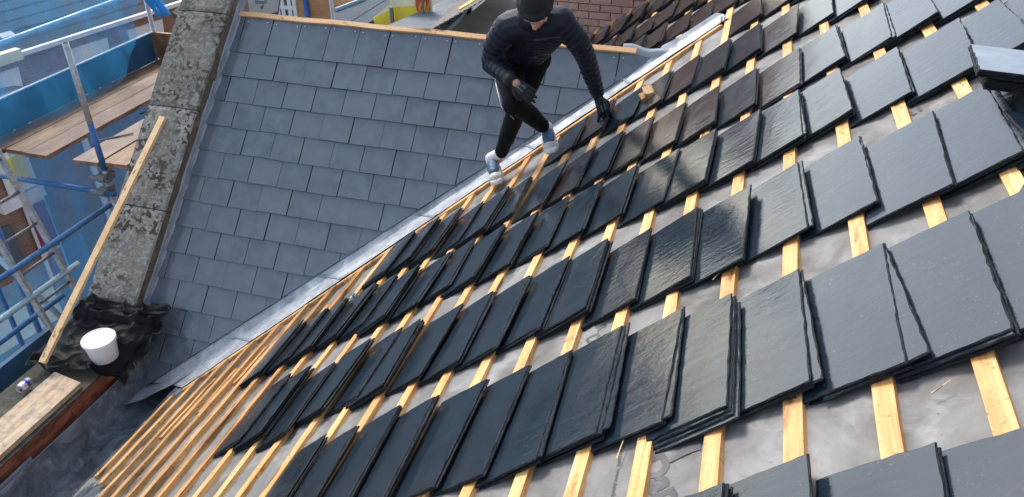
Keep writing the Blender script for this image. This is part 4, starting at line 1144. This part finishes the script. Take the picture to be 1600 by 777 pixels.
# grey flat-roofed block
fb = empty('flat_roofed_block', V3((-8.3, 17, -11)), 'blue-grey flat-roofed block with a pale edge trim beyond the ridge', 'building')
poly = [(-8.56,15.4), (-8.85,16.5), (-8.60,18.6), (-7.95,18.6), (-7.72,17.0), (-7.73,15.4)]
obj('walls', MB().prism([V3((x,y,-11)) for x, y in poly], (0,0,7.47)), M_STEEL, fb)
obj('flat_roof', MB().prism([V3((x,y,-3.53)) for x, y in poly], (0,0,.03)), M_STEEL, fb)
obj('edge_trim', MB().box((-8.74,17.05,-3.46), V3((.115,.55,0)), V3((.02,-.004,0)), (0,0,.035)), M_LIGHTT, fb)
obj('panel_joint', MB().abox(-8.15, -8.13, 15.6, 18.0, -3.50, -3.494), M_BLACK, fb)
# yellow hoarding with painted flames
ho = empty('hoarding', V3((-6.9, 16.1, -11)), 'yellow painted hoarding with a red and orange flame shape beyond the ridge', 'hoarding')
def HT(x, y, z): return V3((.25+(x-.25)*.8474, y*.8474, 1.638+(z-1.638)*.8474))
def hpoly(pts, y, th, mat, name): obj(name, MB().prism([HT(x,y,z) for x, z in pts], (0,-th,0)), mat, ho)
hpoly([(-9.14,-9.5), (-9.14,-4.36), (-8.62,-3.95), (-8.60,-3.2), (-7.44,-3.2), (-7.44,-4.2), (-7.44,-9.5)], 19.06, .04, M_CREAM, 'board')
hpoly([(-9.12,-4.9), (-7.75,-4.5), (-7.75,-3.92), (-8.45,-4.02), (-9.12,-4.36)], 19.0, .012, M_YEL, 'yellow_band')
hpoly([(-7.86,-3.60), (-7.88,-3.95), (-7.80,-4.16), (-7.70,-4.22), (-7.55,-4.12), (-7.47,-3.98), (-7.50,-3.60)], 18.97, .010, M_RED, 'flame_red')
for k in range(3):
    x = -7.78+.11*k; hpoly([(x-.05,-4.10), (x+.06,-4.05), (x+.10,-3.78), (x+.01,-3.90)], 18.95, .008, (M_ORG, M_YEL, M_ORG)[k], 'flame_orange')
for x0_, x1_, zt in ((-8.54,-8.46,-3.98), (-7.62,-7.585,-3.3)):
    obj('post', MB().prism([HT(x0_,18.85,-9), HT(x1_,18.85,-9), HT(x1_,18.85,zt), HT(x0_,18.85,zt)], (0,-.06,0)), M_CLAMP, ho)
# white-framed shop window beside it
wb = empty('white_building', V3((-6.9, 18.6, -11)), 'white rendered wall with a narrow window beyond the grey flat roof', 'building')
obj('wall', MB().abox(-7.28, -6.05, 18.2, 20.5, -11, -2.6), M_WHITE, wb)
win(wb, lambda a, z, o=0: V3((a, 18.2+o, z)), -6.85, -6.45, -3.72, -2.9, 2, 1, off=-.04, dv=V3((1,0,0)), nv=V3((0,1,0)))
obj('dark_gap', MB().abox(-6.40, -6.08, 18.17, 18.199, -3.9, -2.7), M_BLACK, wb)
# flat grey roof with rubble, brown slope
gr = empty('grey_flat_roof', V3((-6.3, 16, -3.3)), 'pale grey flat roof scattered with broken slate beyond the ridge', 'roof')
obj('roof_sheet', MB().prism([(-6.95,14.3,-3.2), (-5.5,14.3,-3.2), (-5.55,16.0,-3.2), (-5.85,17.6,-3.2), (-6.35,17.6,-3.2), (-6.45,16.4,-3.2)], (0,0,-.15)), M_GREYR, gr)
obj('walls', MB().prism([(-6.9,14.4,-3.36), (-5.6,14.4,-3.36), (-5.6,16.0,-3.36), (-5.95,17.5,-3.36), (-6.3,17.5,-3.36), (-6.4,16.5,-3.36)], (0,0,-7.6)), M_FARB, gr)
r6 = random.Random(5)
for k in range(20):
    t = r6.random(); x = -5.55-.25*t + r6.uniform(-.22,.10); y = 14.9+2.4*t+r6.uniform(-.1,.1); s_ = r6.uniform(.02,.06)
    a = r6.uniform(0, 3.14); d1 = V3((math.cos(a), math.sin(a), .1))*s_
    top('broken_slate', MB().box((x, y, -3.18), d1, V3((-d1.y, d1.x, 0))*.5, (0,0,.012)), M_FROOF if k % 3 else M_PAVE, 'bit of broken slate scattered along the edge of the pale flat roof', 'broken slate', 'broken slates along the flat roof edge')
br = empty('brown_roof', V3((-5.0, 16, -3.6)), 'brown weathered slate roof behind the workman\'s shoulder', 'roof')
mb = MB()
for k in range(22):
    u0, u1 = k/22, (k+1)/22+.012
    a0, a1 = V3((-5.80,14.5,-3.18)), V3((-6.05,18.4,-3.18)); b0, b1 = V3((-3.4,14.3,-1.7)), V3((-3.4,18.4,-1.7))
    lift = V3((0,0,.02))
    mb.prism([a0.lerp(b0,u0)+lift, a0.lerp(b0,u1)-lift*.2, a1.lerp(b1,u1)-lift*.2, a1.lerp(b1,u0)+lift], (0,0,.014))
obj('slate_courses', mb, M_BROOF, br)
obj('wall', MB().abox(-5.55, -3.5, 14.6, 18.3, -11, -3.30), M_FARB, br)
for k in range(5):
    y = 15.2+.17*k; obj('bare_batten', MB().box((-4.98,y,-2.66), (.19,.0,.118), (0,.022,0), (-.01,0,.018)), M_RIDGE, br)
top('yellow_plank', MB().box((-4.90,15.02,-2.56), V3((.30,.08,.185)), V3((-.02,.075,0)), (0,0,.018)), M_YEL, 'bright yellow plank on the brown roof beside the workman\'s arm', 'plank')
print('OBJECTS', len(bpy.data.objects), 'wing slates', cnt_w, 'stacks', len(tops))
